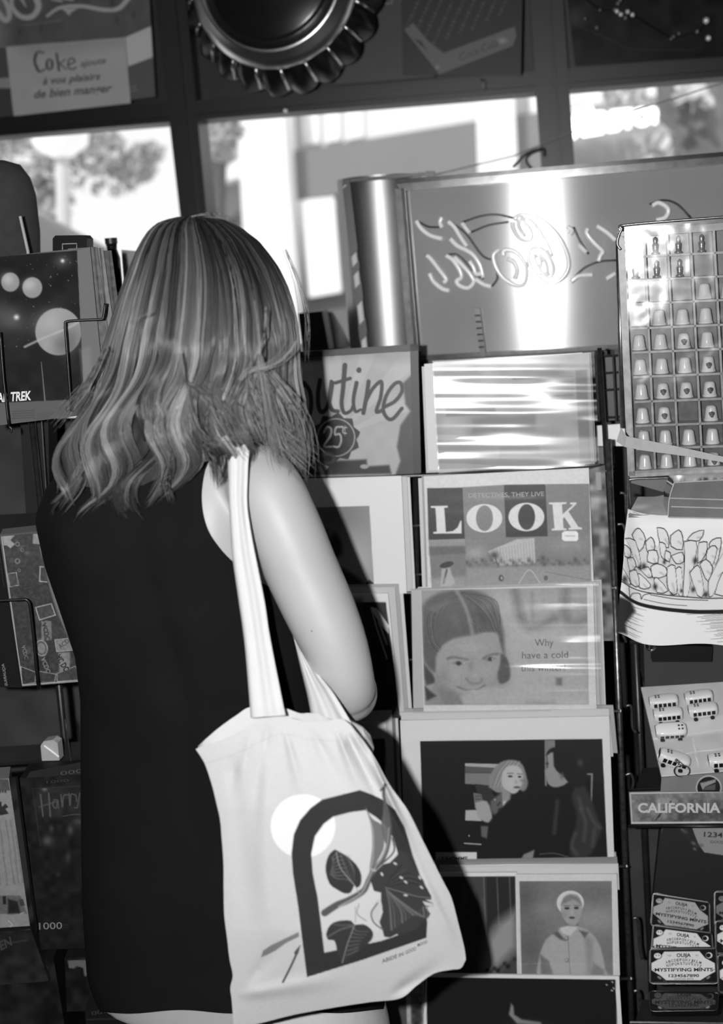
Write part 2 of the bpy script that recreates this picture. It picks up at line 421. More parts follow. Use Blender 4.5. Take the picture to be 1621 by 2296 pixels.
# the letters of the shop sign across the street
s_ = shifted(FA, -0.15); tp, tf = text_px('IMERSTONE', (1268, 312), (1521, 268), 40, 0, 0.05)
tp[:, 1] += (((312-(tp[:, 0]-1268)*0.174)-tp[:, 1])/40)*np.interp(tp[:, 0], [1268, 1521], [-8, 12])
t2, f2 = text_px('THE', (1284, 261), (1327, 256), 11, 0, 0.04); tf = list(tf)+[tuple(i+len(tp) for i in q) for q in f2]; tp = np.vstack([tp, t2])
A_ = s_(tp[:, 0], tp[:, 1]); n_ = len(tp)
sg = mk('shop_sign', np.vstack([A_, A_-s_.n*0.05]), [tuple(q) for q in tf]+[tuple(i+n_ for i in q)[::-1] for q in tf], mat('lit_sign_letters', 250, 0.5, noise=0.0, emit=2.5))
tag(sg, 'blurred white letters of the shop sign across the street, seen through the right window', 'sign')
def canopy(name, blobs, Y, m, n, size, label, cat, trunk=None, mt=None):
    V = []; FS = []
    for cx_, cy_, rx_, ry_ in blobs:
        for i in range(n):
            a = rng.uniform(0, 2*math.pi); r = math.sqrt(rng.uniform(0, 1)); x = cx_+rx_*r*math.cos(a); y = cy_+ry_*r*math.sin(a)
            c = PY(x, y, Y+rng.uniform(-0.4, 0.4)); u = rng.normal(size=3); u /= np.linalg.norm(u); w_ = np.cross(u, rng.normal(size=3)); w_ /= np.linalg.norm(w_)
            k = len(V); s = size*rng.uniform(0.6, 1.3); V += [c-u*s, c+w_*s*0.5, c+u*s, c-w_*s*0.5]; FS.append((k, k+1, k+2, k+3))
    V = np.array(V)
    if trunk is None:
        return tag(mk(name, V, np.array(FS), m), label, cat)
    t = thing(name, label, cat, PY(*trunk[0], Y)*[1, 1, 0])
    mk('foliage', V, np.array(FS), m, t)
    P = np.array([PY(x, y, Y) for x, y in trunk]); v, f = tube(np.vstack([P[0]*[1, 1, 0], P]), trunk_r, 8); mk('trunk', v, f, mt, t)
    return t
M_LEAF = mat('sunlit_leaves', 170, 0.7, noise=0.15); M_BARK = mat('tree_bark', 110, 0.9, noise=0.2)
trunk_r = 0.09
canopy('street_tree', [(40, 350, 85, 70), (20, 300, 90, 40), (110, 420, 60, 70), (200, 330, 80, 60), (240, 380, 80, 60), (150, 320, 90, 40), (330, 345, 35, 24), (300, 380, 50, 30), (90, 480, 50, 40)], 8.0, M_LEAF, 170, 0.04, 'blurred leafy tree in the street outside the left window', 'tree', [(120, 640), (112, 500), (108, 400)], M_BARK)
canopy('street_tree', [(470, 300, 30, 60), (515, 290, 25, 40), (500, 340, 20, 30)], 7.6, M_LEAF, 60, 0.05, 'small blurred tree beside the white pillar outside', 'tree', [(478, 640), (472, 500), (475, 360)], M_BARK)
trunk_r = 0.2
canopy('street_tree', [(1470, 330, 45, 45), (1400, 215, 50, 14), (1560, 215, 40, 30)], 7.0, mat('pale_leaves', 205, 0.7, noise=0.1), 70, 0.05, 'blurred tree with thick dark trunk outside the right window', 'tree', [(1590, 700), (1572, 400), (1560, 250), (1550, 100)], mat('dark_bark', 120, 0.9, noise=0.3, scale=8))
# street lamps seen as pale lanterns
t = thing('street_lamp', 'pale blurred street lantern in the tree outside the left window', 'street lamp', PY(135, 640, 6.0)*[1, 1, 0])
v, f = lathe([(0.05, 0), (0.13, 0.05), (0.16, 0.24), (0.10, 0.30), (0.02, 0.34)], 12, PY(140, 352, 6.0)); mk('lantern', v, f, mat('lantern_glass', 252, 0.4, noise=0, emit=0.5), t, True)
P = np.array([PY(152, 900, 6.0)*[1, 1, 0], PY(145, 600, 6.0), PY(140, 352, 6.0)]); v, f = tube(P, 0.035); mk('pole', v, f, mat('pale_pole', 225, 0.6), t)
# cafe parasol outside, low left
t = thing('parasol', 'grey cafe parasol outside, its slope behind the left calendar rack', 'parasol', PY(60, 900, 4.6)*[1, 1, 0])
ap = PY(48, 452, 4.6); rim = [PY(x, y, 4.6+d) for x, y, d in ((-190, 570, 0), (-90, 600, 0.7), (90, 600, 0.8), (262, 566, 0), (200, 560, -0.5), (20, 580, -0.75), (-120, 580, -0.5))]
V = [ap]+rim+[ap-[0, 0, 0.02]]+[r-[0, 0, 0.02] for r in rim]; FS = []
for i in range(7):
    j = (i+1) % 7; FS += [(0, 1+i, 1+j), (8, 9+j, 9+i), (1+i, 9+i, 9+j, 1+j)]
mk('canopy', V, FS, mat('parasol_cloth', 150, 0.9), t); v, f = tube([ap*[1, 1, 0], ap], 0.02); mk('pole', v, f, M_WHITE, t)
# ================================================================== what hangs in the upper panes
U = flat(2.93)
def a_poster(A):
    A.tr(0, 0, 4.0525)
    A.V = 92+40*np.clip((40-A.X)/60, 0, 1)+0*A.X
    A.noise(20, 6)
    for P, w0, w1 in (([(-60, 60), (40, 180), (85, 150), (70, 60), (20, -40)], 50, 40), ([(110, -60), (110, 60), (190, 150), (290, 150), (350, 60), (310, -60)], 34, 60), ([(190, -20), (235, 60)], 26, 10)): A.stroke(P, w0, 178, w1=w1)
    A.stroke([(430, 145), (520, 80), (640, 55), (780, 60), (950, 90), (1080, 75), (1170, -20)], 26, 176, w1=44)
    A.poly([(560, 80), (600, 110), (625, 145), (650, 110), (720, 70)], 176)
    A.stroke([(470, -10), (560, 10)], 22, 168); A.stroke([(585, -10), (660, 0)], 18, 168)
    A.text('MARQUE DEPOSEE', (200, 240), (560, 195), 22, 128)
    for x, y, r in ((180, 290, 16), (370, 260, 14), (1060, 180, 18), (1215, 140, 20), (1020, 20, 24)): A.blob(x, y, r, r*2.2, 70)
    A.poly([(-200, 440), (1130, 340), (1400, 230), (1400, 515), (1150, 610), (1150, 1100), (-200, 1100)], 150)
    A.poly([(1130, 345), (1400, 225), (1400, 515), (1150, 610)], 196)
    A.poly([(1150, 610), (1400, 515), (1400, 900), (1180, 920)], 92)
    A.text('CC', (1190, 835), (1250, 825), 50, 140)
    A.poly([(-200, 440), (55, 428), (85, 705), (-200, 730)], 84); A.poly([(-200, 810), (95, 800), (125, 1060), (-200, 1070)], 70)
panel('hanging_poster', [(-70, -40), (332, -40), (348, 216), (-50, 268)], U, a_poster, None, M_PRINT, 0.006, v=110)
tag(bpy.data.objects['hanging_poster'], 'grey soft drink poster with pale script, topmost left behind the white Coke card', 'poster')
def a_card(A):
    A.tr(0, 0, 4.0525)
    A.V = 176-0.0*A.X; A.noise(30, 4)
    A.poly([(60, 390), (1130, 330), (1145, 420), (300, 500)], 150, 0.7, 30)
    A.stroke([(395, 480), (340, 475), (315, 560), (350, 650), (410, 630)], 14, 72); A.stroke([(328, 490), (315, 560), (345, 640)], 26, 72)
    A.ell(450, 585, 38, 55, 72); A.ell(450, 585, 14, 44, 172)
    A.stroke([(515, 490), (535, 640)], 22, 72, sm=0); A.stroke([(590, 540), (545, 580), (600, 630)], 12, 72, sm=0)
    A.stroke([(625, 590), (680, 560), (660, 530), (625, 545), (620, 610), (660, 630), (690, 610)], 13, 72)
    A.text('ajoute', (730, 610), (960, 575), 62, 86, 0.35, 0.01); A.text('à vos plaisirs', (385, 770), (905, 722), 66, 80, 0.35, 0.02)
    A.text('de bien manger', (305, 895), (1010, 835), 78, 80, 0.3, 0.02)
card = panel('hanging_card', [(14, 106), (280, 84), (293, 231), (31, 260)], flat(2.915), a_card, None, M_PRINT, 0.004, v=176)
tag(card, 'white card reading Coke ajoute à vos plaisirs de bien manger, in the top left window', 'sign')
# big bottle cap sign
cc = PY(622, -38, 2.80); sx = 2.80/math.cos(math.radians(8))/F*1.02
t = thing('bottle_cap_sign', 'huge dark crown bottle cap with chromed crimped edge above the window bar', 'sign', cc)
axc = np.array([-0.10, -1, 0.1]); axc /= np.linalg.norm(axc)
M_CAPD = mat('dark_cap_enamel', 26, 0.25, noise=0.3, scale=14); M_CAPM = mat('cap_metal', 225, 0.3, 1.0, noise=0.1)
v, f = lathe([(0.0, 0.075), (0.06, 0.073), (0.125, 0.062), (0.148, 0.052)], 48, cc, axc); mk('face', v, f, M_CAPD, t, True)
v, f = lathe([(0.146, 0.045), (0.153, 0.060), (0.158, 0.052), (0.170, 0.044), (0.182, 0.030), (0.184, 0.018)], 64, cc, axc, cap=False); mk('rim', v, f, M_CAPM, t, True)
q_ = Vector((0, 0, 1)).rotation_difference(Vector(axc)).to_matrix(); V = []; FS = []; N = 21*8
for j, (r0, z0, am) in enumerate(((0.183, 0.020, 0.0), (0.196, 0.0, 0.010), (0.206, -0.03, 0.016), (0.210, -0.05, 0.018))):
    for i in range(N):
        a = 2*math.pi*i/N; s = math.cos(21*a); r = r0+am*(0.5+0.5*s)**0.6 if True else r0
        V.append(np.array(q_@Vector((r*math.cos(a), r*math.sin(a), z0+am*s*0.5)))+cc)
for j in range(3):
    for i in range(N):
        k = (i+1) % N; FS.append((j*N+i, j*N+k, (j+1)*N+k, (j+1)*N+i))
mk('crimped_skirt', V, FS, mat('cap_skirt', 24, 0.3, 0.0, noise=0.4, scale=20), t, True)
# crimp ridges: bright folded edges of the skirt
for i in range(21):
    a = 2*math.pi*(i+0.5)/21; p = [np.array(q_@Vector(((r)*math.cos(a), r*math.sin(a), z)))+cc for r, z in ((0.186, 0.024), (0.199, 0.008), (0.215, -0.028))]
    v, f = tube(p, 0.0035, 6); mk('crimp', v, f, M_CAPM, t, True)
# grey panel, with pale lettering at its top edge
def a_gp(A):
    A.V = 66+0*A.X; A.noise(30, 3)
    A.text('COLA', (785, 16), (905, 8), 44, 110)
o = panel('grey_sign', [(745, -40), (915, -40), (975, 172), (752, 190)], flat(2.95), a_gp, None, M_PRINT, 0.006, v=66); tag(o, 'plain dark grey panel between bottle cap and crate signs', 'sign')
# crate sign: rows of caps and an open carton edge
def a_cr(A):
    A.V = 30+0*A.X; A.tr(880, 0, 2.1876)
    for i in range(9):
        for j in range(12):
            x = 130+i*54-j*9; y = 10+j*20+abs(i-3)*-4
            if y < 235-abs(i-2.5)*32+i*3 and x > 60: A.blob(x, y, 9, 9, 74+15*((i*7+j*5) % 3), 0.8)
    A.poly([(60, 150), (100, 110), (165, 190), (180, 205), (250, 260), (600, 130), (608, 175), (590, 225), (230, 365)], 96)
    A.poly([(105, 190), (120, 205), (170, 250), (140, 200)], 40)
    A.text('Coca-Cola', (330, 300), (520, 225), 36, 55, 0.3)
    A.blob(540, 200, 24, 16, 150); A.blob(220, 330, 12, 10, 140)
o = panel('crate_sign', [(898, -40), (1172, -40), (1168, 168), (903, 168)], flat(2.9), a_cr, None, M_PRINT, 0.005, v=30, step=1.6)
tag(o, 'sign shaped as a carton of bottle caps beside the right mullion', 'sign')
# right upper pane: dark glossy board with glints added as small spheres
o = panel('dark_sign', [(1268, -40), (1760, -40), (1760, 118), (1290, 148)], flat(2.95), lambda A: (setattr(A, 'V', 30+0*A.X), A.noise(25, 10), A.blob(1290, 40, 25, 25, 62), A.stroke([(1300, 60), (1370, 90), (1420, 110), (1560, 112)], 2, 55)), None, M_GLOSSY, 0.006, v=30)
tag(o, 'glossy black board in the top right pane', 'sign')
t = thing('glint_beads', 'small bright spheres added as glints before the black board at top right', 'glints', PY(1400, 20, 2.88))  # spheres and their cord are made up to show reflected glints
for i, (x, y, r) in enumerate(((1383, 25, 5), (1378, 22, 4), (1392, 32, 5), (1407, 26, 5), (1402, 40, 4), (1418, 33, 5), (1385, 8, 4), (1390, 1, 4), (1345, 22, 3), (1312, 42, 3), (1338, 62, 4), (1504, 87, 3), (1510, 82, 3), (1522, 75, 3), (1563, 70, 4), (1583, 46, 7), (1588, 85, 6))):
    c = PY(x, y, 2.88); v, f = ellipsoid(c, (r*0.001,)*3, 10, 6); mk('glint_bead', v, f, mat('glint_white', 245, 0.3, 0.5, noise=0) if r >= 5 else mat('glint_grey', 150, 0.3, 0.6), t, True)
v, f = tube([PY(x, y, 2.885) for x, y in ((1300, -10), (1345, 22), (1383, 25), (1418, 33), (1504, 87), (1563, 70), (1600, 30))], 0.0008, 5); mk('glint_cord', v, f, M_BLACK, t)
# small hook and wire on the bar
t = thing('hook', 'small pale screw hook under the transom bar above the neon sign', 'hook', PY(1085, 185, 2.97))
v, f = tube([PY(x, y, 2.97) for x, y in ((1078, 178), (1088, 184), (1084, 192), (1090, 200))], 0.003, 6); mk('wire', v, f, M_STEEL, t)
v, f = tube([PY(x, y, 2.96) for x, y in ((640, 245), (639, 252))], 0.006, 6); o = mk('hook', v, f, M_STEEL); tag(o, 'small bright hook under the bar above the white pillar', 'hook')
v, f = tube([PY(x, y, yy) for x, y, yy in ((975, 392, 2.9), (1150, 350, 2.92), (1290, 293, 2.95), (1400, 255, 2.95), (1640, 180, 2.95))], 0.0016, 5)
o = mk('wire', v, f, mat('pale_wire', 150, 0.5)); tag(o, 'thin pale wire slanting across the right window', 'wire')
t = thing('scroll_bracket', 'dark curled iron bracket on the right mullion above the neon sign', 'bracket', PY(1200, 360, 2.93))
for P in ([(1150, 375), (1180, 345), (1215, 333), (1220, 350)], [(1215, 335), (1190, 345), (1180, 360), (1195, 380), (1212, 385)]):
    v, f = ptube(P, flat(2.93), 3, smooth=5); mk('scroll', v, f, M_FRAME, t, True)
# ================================================================== steel neon sign
NS = plane(1190, 600, 2.42, yaw=2.2)
M_BRUSH = mat('brushed_steel', 186, 0.125, 0.34, noise=0.08, scale=6, aniso=0.93)
ns = thing('neon_sign', 'unlit neon script sign seen from behind, mirrored tubing on a brushed steel panel', 'sign', foot([(912, 430), (1660, 366), (1660, 762), (945, 800)], NS))
v, f = prism([(912, 430), (1660, 366), (1660, 762), (945, 801)], NS, 0.003); mk('steel_panel', v, f, M_BRUSH, ns)
M_ACR = mat('clear_acrylic_edge', 205, 0.12, 0.75, noise=0.25, scale=60)
fr = [prism([(893, 414), (1660, 350), (1660, 366), (905, 430)], shifted(NS, -0.03), 0.036), prism([(890, 425), (905, 425), (932, 800), (920, 800)], shifted(NS, -0.03), 0.036)]
v, f = merge(fr); mk('edge_frame', v, f, M_ACR, ns)
v, f = merge([prism([(893, 405), (1660, 340), (1660, 350), (893, 415)], shifted(NS, -0.034), 0.045), prism([(905, 424), (912, 424), (943, 800), (936, 800)], shifted(NS, -0.036), 0.01), prism([(930, 797), (1660, 757), (1660, 766), (930, 806)], shifted(NS, -0.02), 0.03)]); mk('edge_trim', v, f, mat('dark_edge_trim', 70, 0.2, 0.6, noise=0.3, scale=60), ns)
M_TUBE = mat('neon_glass_tube', 226, 0.12, noise=0.02, emit=0.22); M_TUBED = mat('dark_tube', 45, 0.25, noise=0.1)  # faint glow put into the glass of the unlit tubes
def z(p): return [(900+x/3.242, 440+y/3.242) for x, y in p]
TS = shifted(NS, -0.016)
tubes = [[(115, 180), (150, 235), (215, 285), (300, 310)], [(300, 155), (287, 190), (300, 228)], [(345, 185), (390, 225), (430, 290), (480, 362)],
 [(360, 310), (410, 360), (480, 395), (530, 430), (575, 500), (600, 592)], [(445, 195), (500, 268)],
 [(820, 175), (860, 138), (940, 135), (1040, 185), (1130, 275), (1190, 385), (1215, 490), (1190, 570), (1120, 625), (1040, 615), (960, 540), (925, 460), (935, 395), (975, 372), (1040, 392), (1090, 470), (1105, 540), (1075, 585), (1020, 560), (980, 490), (965, 415)],
 [(812, 190), (815, 230), (850, 295), (900, 325), (945, 310), (942, 250), (890, 190), (855, 185), (862, 235), (905, 295)],
 [(865, 158), (940, 180), (1010, 260), (1060, 350), (1095, 440)], [(985, 410), (1015, 470), (1015, 535), (1070, 572)], [(1065, 560), (1050, 480), (1005, 418)],
 [(715, 385), (672, 430), (690, 510), (740, 590), (830, 645), (890, 640), (915, 570), (900, 490), (850, 420), (790, 390), (745, 398), (745, 432)],
 [(772, 455), (820, 478), (845, 540), (828, 600)], [(540, 600), (600, 640), (655, 655)], [(190, 430), (220, 455), (270, 520), (330, 600), (312, 628)],
 [(210, 560), (240, 620), (300, 670), (350, 685)], [(330, 430), (380, 465), (430, 540), (440, 590), (405, 615), (430, 650), (490, 665), (530, 620), (500, 560), (440, 490), (390, 440)],
 [(500, 470), (530, 520), (545, 560), (580, 565)], [(1205, 222), (1240, 250), (1222, 280)], [(1285, 350), (1345, 410)], [(1355, 235), (1345, 270), (1400, 340), (1460, 400), (1445, 430), (1430, 472)],
 [(1420, 215), (1500, 270), (1555, 322)], [(1230, 622), (1280, 582), (1330, 572), (1390, 570)], [(1488, 600), (1555, 558)], [(1820, 70), (1870, 50), (1935, 95), (1915, 155), (1850, 175)]]
for P in tubes:
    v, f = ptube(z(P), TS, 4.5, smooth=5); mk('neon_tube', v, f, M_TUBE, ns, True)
for P in ([(445, 190), (580, 145), (700, 135), (820, 160)], [(510, 262), (640, 210), (780, 188)], [(350, 180), (470, 270), (590, 430), (680, 465)], [(120, 180), (200, 222), (290, 225)], [(680, 480), (700, 590), (660, 655)], [(1235, 610), (1330, 520), (1440, 475), (1560, 465)], [(1800, 60), (1900, 30), (2000, 60), (2100, 160)], [(1250, 225), (1300, 330), (1360, 420)], [(330, 425), (420, 430), (540, 560), (600, 600)]):
    v, f = ptube(z(P), shifted(NS, -0.012), 2.2, smooth=5); mk('dark_tube', v, f, M_TUBED, ns, True)  # thin dark tubes set closer to the panel
v, f = merge([prism([(1066, 690), (1078, 690), (1092, 797), (1080, 797)], shifted(NS, -0.03), 0.018)]+[ptube([(1068+i*1.6, 706+i*14), (1080+i*1.6, 705+i*14)], shifted(NS, -0.033), 1.5) for i in range(6)]); mk('electrode_block', v, f, M_BLACK, ns)
zt = PY(262, 655, 2.2)[2]
zl = PY(742, 788, 2.60)[2]
# ------------------------------------------------------------------ curved steel drum and striped pole beside it
t = thing('steel_drum', 'curved brushed steel cylinder standing left of the neon sign', 'drum', PY(870, 1000, 2.62)*[1, 1, 0]+[0, 0, 1.4])
c_ = PY(878, 788, 2.66); c_[2] = zl; top = PY(850, 398, 2.66); up = (top-c_); V = []; n = 40
for j in range(2):
    for i in range(n+1):
        a = math.radians(-88+176*i/n); V.append(c_+up*j*0.999+np.array([math.sin(a)*0.088, -math.cos(a)*0.088, 0]))
FS = [(i, i+1, n+2+i, n+1+i) for i in range(n)]; V2 = [p+[0, 0.004, 0] for p in V]; k = len(V)
mk('drum_body', V+V2, FS+[tuple(q+k for q in ff)[::-1] for ff in FS], mat('drum_steel', 165, 0.42, 0.95, noise=0.04), t, True)
v, f = merge([prism([(768, 402), (972, 384), (972, 392), (768, 410)], flat(2.55), 0.012), prism([(955, 383), (974, 383), (974, 402), (955, 402)], flat(2.54), 0.02), prism([(768, 402), (784, 401), (784, 418), (768, 418)], flat(2.54), 0.02)]); mk('top_clip', v, f, M_BLACK, t)
t = thing('striped_pole', 'black and white barber striped pole edging the steel drum', 'pole', PY(805, 780, 2.545))
P = [(773+i*1.0, 415+i*7.2) for i in range(0, 52)]
def pole(a, b):
    return ptube([(771+(813-771)*(a-415)/370+5, a), (771+(813-771)*(b-415)/370+5, b)], flat(2.545), 7, seg=12)
v, f = pole(415, 785); mk('shaft', v, f, mat('pole_white', 225, 0.4), t)
for a, b in ((415, 570), (592, 612), (640, 680), (722, 760)):
    x0 = 776+(a-415)*0.1135; x1 = 776+(b-415)*0.1135
    v, f = prism([(x0-8, a+10), (x0+8, a-8), (x1+8, b-10), (x1-8, b+8)], flat(2.532), 0.006); mk('stripe', v, f, M_BLACK, t)
v, f = abox((-0.75, 2.46, 0), (0.42, 2.96, zl)); o = mk('window_counter', v, f, M_DARK); tag(o, 'dark counter under the window behind the poutine sign and magazines', 'counter')
# small dark box and pale cone on the ledge behind her hair
v, f = prism([(668, 703), (722, 697), (738, 785), (680, 792)], flat(2.6), 0.07); o = mk('box', v, f, mat('dark_card_box', 36, 0.5)); tag(o, 'small dark box on the ledge right of her hair', 'box')
v, f = lathe([(0.045, 0), (0.03, 0.04), (0.012, 0.075), (0.006, 0.078)], 20, PY(742, 786, 2.74)*[1, 1, 0]+[0, 0, zl]); o = mk('paper_cone', v, f, mat('grey_cone', 130, 0.6), smooth=True); tag(o, 'grey cone beside the dark box on the ledge', 'cone')
# ================================================================== middle magazine rack
TILT = 5.0
def tier(yb, Y): return plane(1150, yb, Y, tilt=TILT)
T = [tier(1050, 2.10), tier(1310, 2.065), tier(1583, 2.03), tier(1930, 1.995), tier(2184, 1.96), tier(2310, 1.925)]
rack = thing('magazine_rack', 'tall steel wire rack holding bagged vintage magazines', 'rack', PY(1150, 2500, 2.12)*[1, 1, 0])
M_POST = mat('scratched_steel_post', 110, 0.3, 0.8, noise=0.5, scale=120)
def vpost(p0, p1, Y, r, m=M_POST, name='post', par=rack):
    a = PY(*p0, Y); b = PY(*p1, Y); u = (b-a)/np.linalg.norm(b-a); b2 = np.array([b[0]+(b[0]-a[0])/(b[2]-a[2]+1e-9)*(0-b[2]), b[1], 0.0])
    v, f = tube(np.array([a, b2]), r, 10); return mk(name, v, f, m, par, True)
vpost((1364, 985), (1420, 2400), 2.09, 0.0055)
vpost((932, 1060), (944, 2296), 2.14, 0.005, M_DKSTEEL); vpost((1344, 780), (1384, 1450), 2.16, 0.004, M_DKSTEEL)
vpost((612, 1060), (640, 2296), 2.14, 0.005, M_DKSTEEL)
for k, (yy, Y) in enumerate(((1052, 2.11), (1314, 2.08), (1590, 2.05), (1938, 2.01), (2190, 1.98), (2420, 1.95))):
    xe = 1366+(yy-985)*0.0395
    v, f = merge([tube([PY(640, yy+22, Y), PY(xe, yy+4, Y)], 0.0025, 6), tube([PY(xe, yy+4, Y), PY(xe+6, yy+5, 2.13)], 0.0025, 6)]); mk('shelf_wire', v, f, M_DKSTEEL, rack)
for yy in (1180, 1290, 1480): v, f = ptube([(915, yy), (948, yy-2)], flat(2.13), 2.5); mk('cross_wire', v, f, M_STEEL, rack)
# wire grid seen between magazine and thimble case
gp = [ptube([(x, 785), (x+8, 945)], flat(2.2), 2.5) for x in (1336, 1350, 1374)]+[ptube([(1328, y), (1398, y-4)], flat(2.2), 2.5) for y in (800, 838, 876, 938)]
v, f = merge(gp); o = mk('wire_grid', v, f, M_DKSTEEL); tag(o, 'dark wire grid between the wrapped magazine and the thimble case', 'grid')
o = panel('box', [(1334, 800), (1400, 798), (1404, 940), (1340, 945)], flat(2.24), None, None, M_PRINT, 0.04, v=88); tag(o, 'grey box behind the dark wire grid', 'box')
o = panel('card', [(1336, 955), (1400, 950), (1404, 1000), (1338, 1000)], flat(2.2), None, None, M_PRINT, 0.004, v=250); tag(o, 'bright white card under the wire grid beside the thimble case', 'card')
o = panel('card', [(1336, 1003), (1376, 1002), (1380, 1040), (1340, 1040)], flat(2.19), None, None, M_PRINT, 0.004, v=112); tag(o, 'small grey card below the bright white card', 'card')
M_SLEEVE = film('plastic_sleeve', k=0.25, rough=0.12, base=0.035, blend=0.3)
M_WRAP = film('heavy_plastic_wrap', k=0.3, rough=0.18, base=0.08, blend=0.3)
def waves(seed, amp, ly=26.0, lx=260.0, fade=None):
    def h(X, Y):
        a = amp*(vnoise(X, Y*lx/ly, lx, seed)+0.5*vnoise(X, Y*lx/(ly*0.45), lx*0.6, seed+3)-0.7)
        if fade is not None: a = a*fade(X, Y)
        return a+0.003
    return h
def mag(name, label, cat, quad, surf, paint, v=205, th=0.004, sleeve=None, group=None, sq=None, step=2.0, m=None, part='cover'):
    t = thing(name, label, cat, foot(quad, surf), group)
    panel(part, quad, surf, paint, t, m or M_PRINT, th, step, v, k=1.3)
    if sleeve is not None:
        sheet('plastic_sleeve', quad if sq is None else sq, surf, sleeve[0], sleeve[1], t, 4.0)
    return t
def grow(q, l, t_, r, b):
    q = np.array(q, float); return q+np.array([[-l, -t_], [r, -t_], [r, b], [-l, b]])
def backs(quad, surf, n, dx, dy, what, vs=(200, 150, 215, 120), d=0.005, grp=None):
    """the magazines filed behind, each peeping out at the side"""
    names = ['first', 'second', 'third', 'fourth', 'fifth']
    for i in range(n):
        q = np.array(quad, float)+np.array([dx[i], dy[i]]); s = shifted(surf, 0.004+d*(i+1))
        o = panel('magazine', q, s, None, None, M_PRINT, 0.003, v=vs[i % len(vs)]); tag(o, 'bagged magazine filed %s behind %s' % (names[i], what), 'magazine', grp)
# --- tier 0: the shiny wrapped one
q0 = [(972, 812), (1322, 792), (1334, 1040), (985, 1060)]
def a_w(A):
    A.V = 150+0*A.X; A.noise(90, 25, 3); A.noise(30, 14, 5)
    A.poly([(1290, 830), (1316, 828), (1324, 1035), (1300, 1036)], 105)
    for y in (850, 862, 878, 892): A.stroke([(1150, y), (1285, y-6)], 3, 110)
    A.poly([(1060, 940), (1200, 930), (1200, 960), (1060, 970)], 110, 0.7, 8); A.poly([(1000, 915), (1110, 910), (1110, 928), (1000, 934)], 95, 0.6, 5)
    A.poly([(980, 1000), (1320, 985), (1322, 1036), (985, 1055)], 130, 0.7, 6); A.poly([(1120, 990), (1210, 986), (1210, 1020), (1120, 1026)], 100, 0.5, 10)
mag('magazine', 'magazine in crinkled shiny wrap, topmost in the middle rack under the neon sign', 'magazine', q0, T[0], a_w, 150, sleeve=(waves(2, 0.0085, 62, 420), M_WRAP), sq=grow(q0, 2, 3, 10, 3))
backs([(962, 816), (1318, 790), (1330, 1038), (972, 1056)], T[0], 3, [(-12), (-18), (8)], [0, 6, 0], 'the shiny wrapped one', (215, 190, 205))
# --- tier 1: LOOK
q1 = [(950, 1068), (1320, 1049), (1332, 1325), (960, 1335)]
def a_look(A):
    A.V = 205+0*A.X; A.tr(650, 1000, 2.1613)
    A.poly([(665, 205), (1450, 185), (1460, 720), (690, 720)], 118)
    A.poly([(665, 205), (836, 203), (848, 450), (672, 455)], 46)
    A.poly([(838, 200), (1037, 188), (1047, 440), (848, 450)], 122); A.poly([(1037, 188), (1238, 185), (1250, 438), (1047, 442)], 44)
    A.poly([(1240, 185), (1450, 183), (1455, 432), (1250, 438)], 118)
    W = 212
    A.poly([(683, 291), (765, 289), (765, 298), (748, 300), (756, 416), (790, 412), (812, 395), (826, 362), (832, 362), (832, 424), (695, 425), (695, 417), (712, 414), (705, 301), (683, 299)], W)
    for cx_, cy_, ci in ((942, 350, 122), (1146, 344, 44)): A.ell(cx_, cy_, 87, 69, W); A.ell(cx_+1, cy_, 41, 62, ci)
    A.poly([(1255, 274), (1340, 272), (1340, 280), (1318, 283), (1322, 330), (1372, 285), (1358, 282), (1358, 274), (1388, 273), (1388, 281), (1350, 318), (1398, 392), (1415, 396), (1415, 404), (1350, 406), (1350, 398), (1362, 394), (1330, 345), (1323, 352), (1326, 398), (1340, 400), (1340, 408), (1268, 410), (1268, 402), (1282, 398), (1272, 284), (1255, 282)], W)
    A.text('DETECTIVES, THEY LIVE', (866, 250), (1232, 242), 22, 175, 0, 0.01)
    # photographs: hotel on the beach, bather
    A.poly([(848, 450), (1455, 432), (1460, 700), (855, 700)], 122); A.blob(1350, 480, 120, 40, 150, 0.6); A.blob(900, 520, 70, 40, 165, 0.7)
    A.poly([(960, 510), (1100, 452), (1185, 446), (1190, 570), (1000, 580)], 178, soft=2.5); 
    for i in range(14): A.stroke([(990+i*14, 505-i*3.5), (998+i*14, 570)], 3, 140, 0.7)
    for i in range(40):
        x = 858+i*15; A.blob(x, 565+math.sin(i*2.1)*12, 10, 12+6*math.sin(i*1.3), 70+50*((i*7) % 5)/5, 0.8)
    A.blob(990, 530, 26, 22, 62, 0.9); A.stroke([(995, 530), (1003, 572)], 4, 60); A.blob(1225, 545, 16, 18, 70, 0.8)
    A.poly([(855, 590), (1455, 580), (1458, 720), (855, 720)], 148, 0.8, 8)
    A.stroke([(1110, 665), (1160, 600), (1215, 668)], 4, 185); A.stroke([(1240, 610), (1450, 650)], 5, 110, 0.6); A.ell(1024, 640, 12, 16, 70); A.ell(1026, 640, 6, 9, 150); A.ell(1240, 640, 10, 12, 90)
    A.poly([(672, 455), (848, 450), (855, 720), (690, 720)], 118); A.poly([(675, 490), (850, 488), (850, 520), (676, 530)], 92, 0.8, 6); A.poly([(675, 455), (848, 450), (848, 482), (676, 486)], 150, 0.7)
    A.ell(760, 575, 34, 14, 52, rot=-15); A.poly([(735, 595), (775, 590), (800, 665), (780, 680), (730, 680)], 165, soft=4); A.stroke([(760, 600), (745, 665)], 10, 90)
    A.poly([(680, 640), (852, 630), (855, 720), (690, 720)], 170, 0.5, 10)
    A.poly([(1330, 412), (1388, 412), (1397, 422), (1397, 452), (1388, 461), (1330, 461), (1318, 452), (1318, 422)], 225)
    A.stroke([(1335, 436), (1380, 436)], 5, 170); A.noise(4, 5, 9)
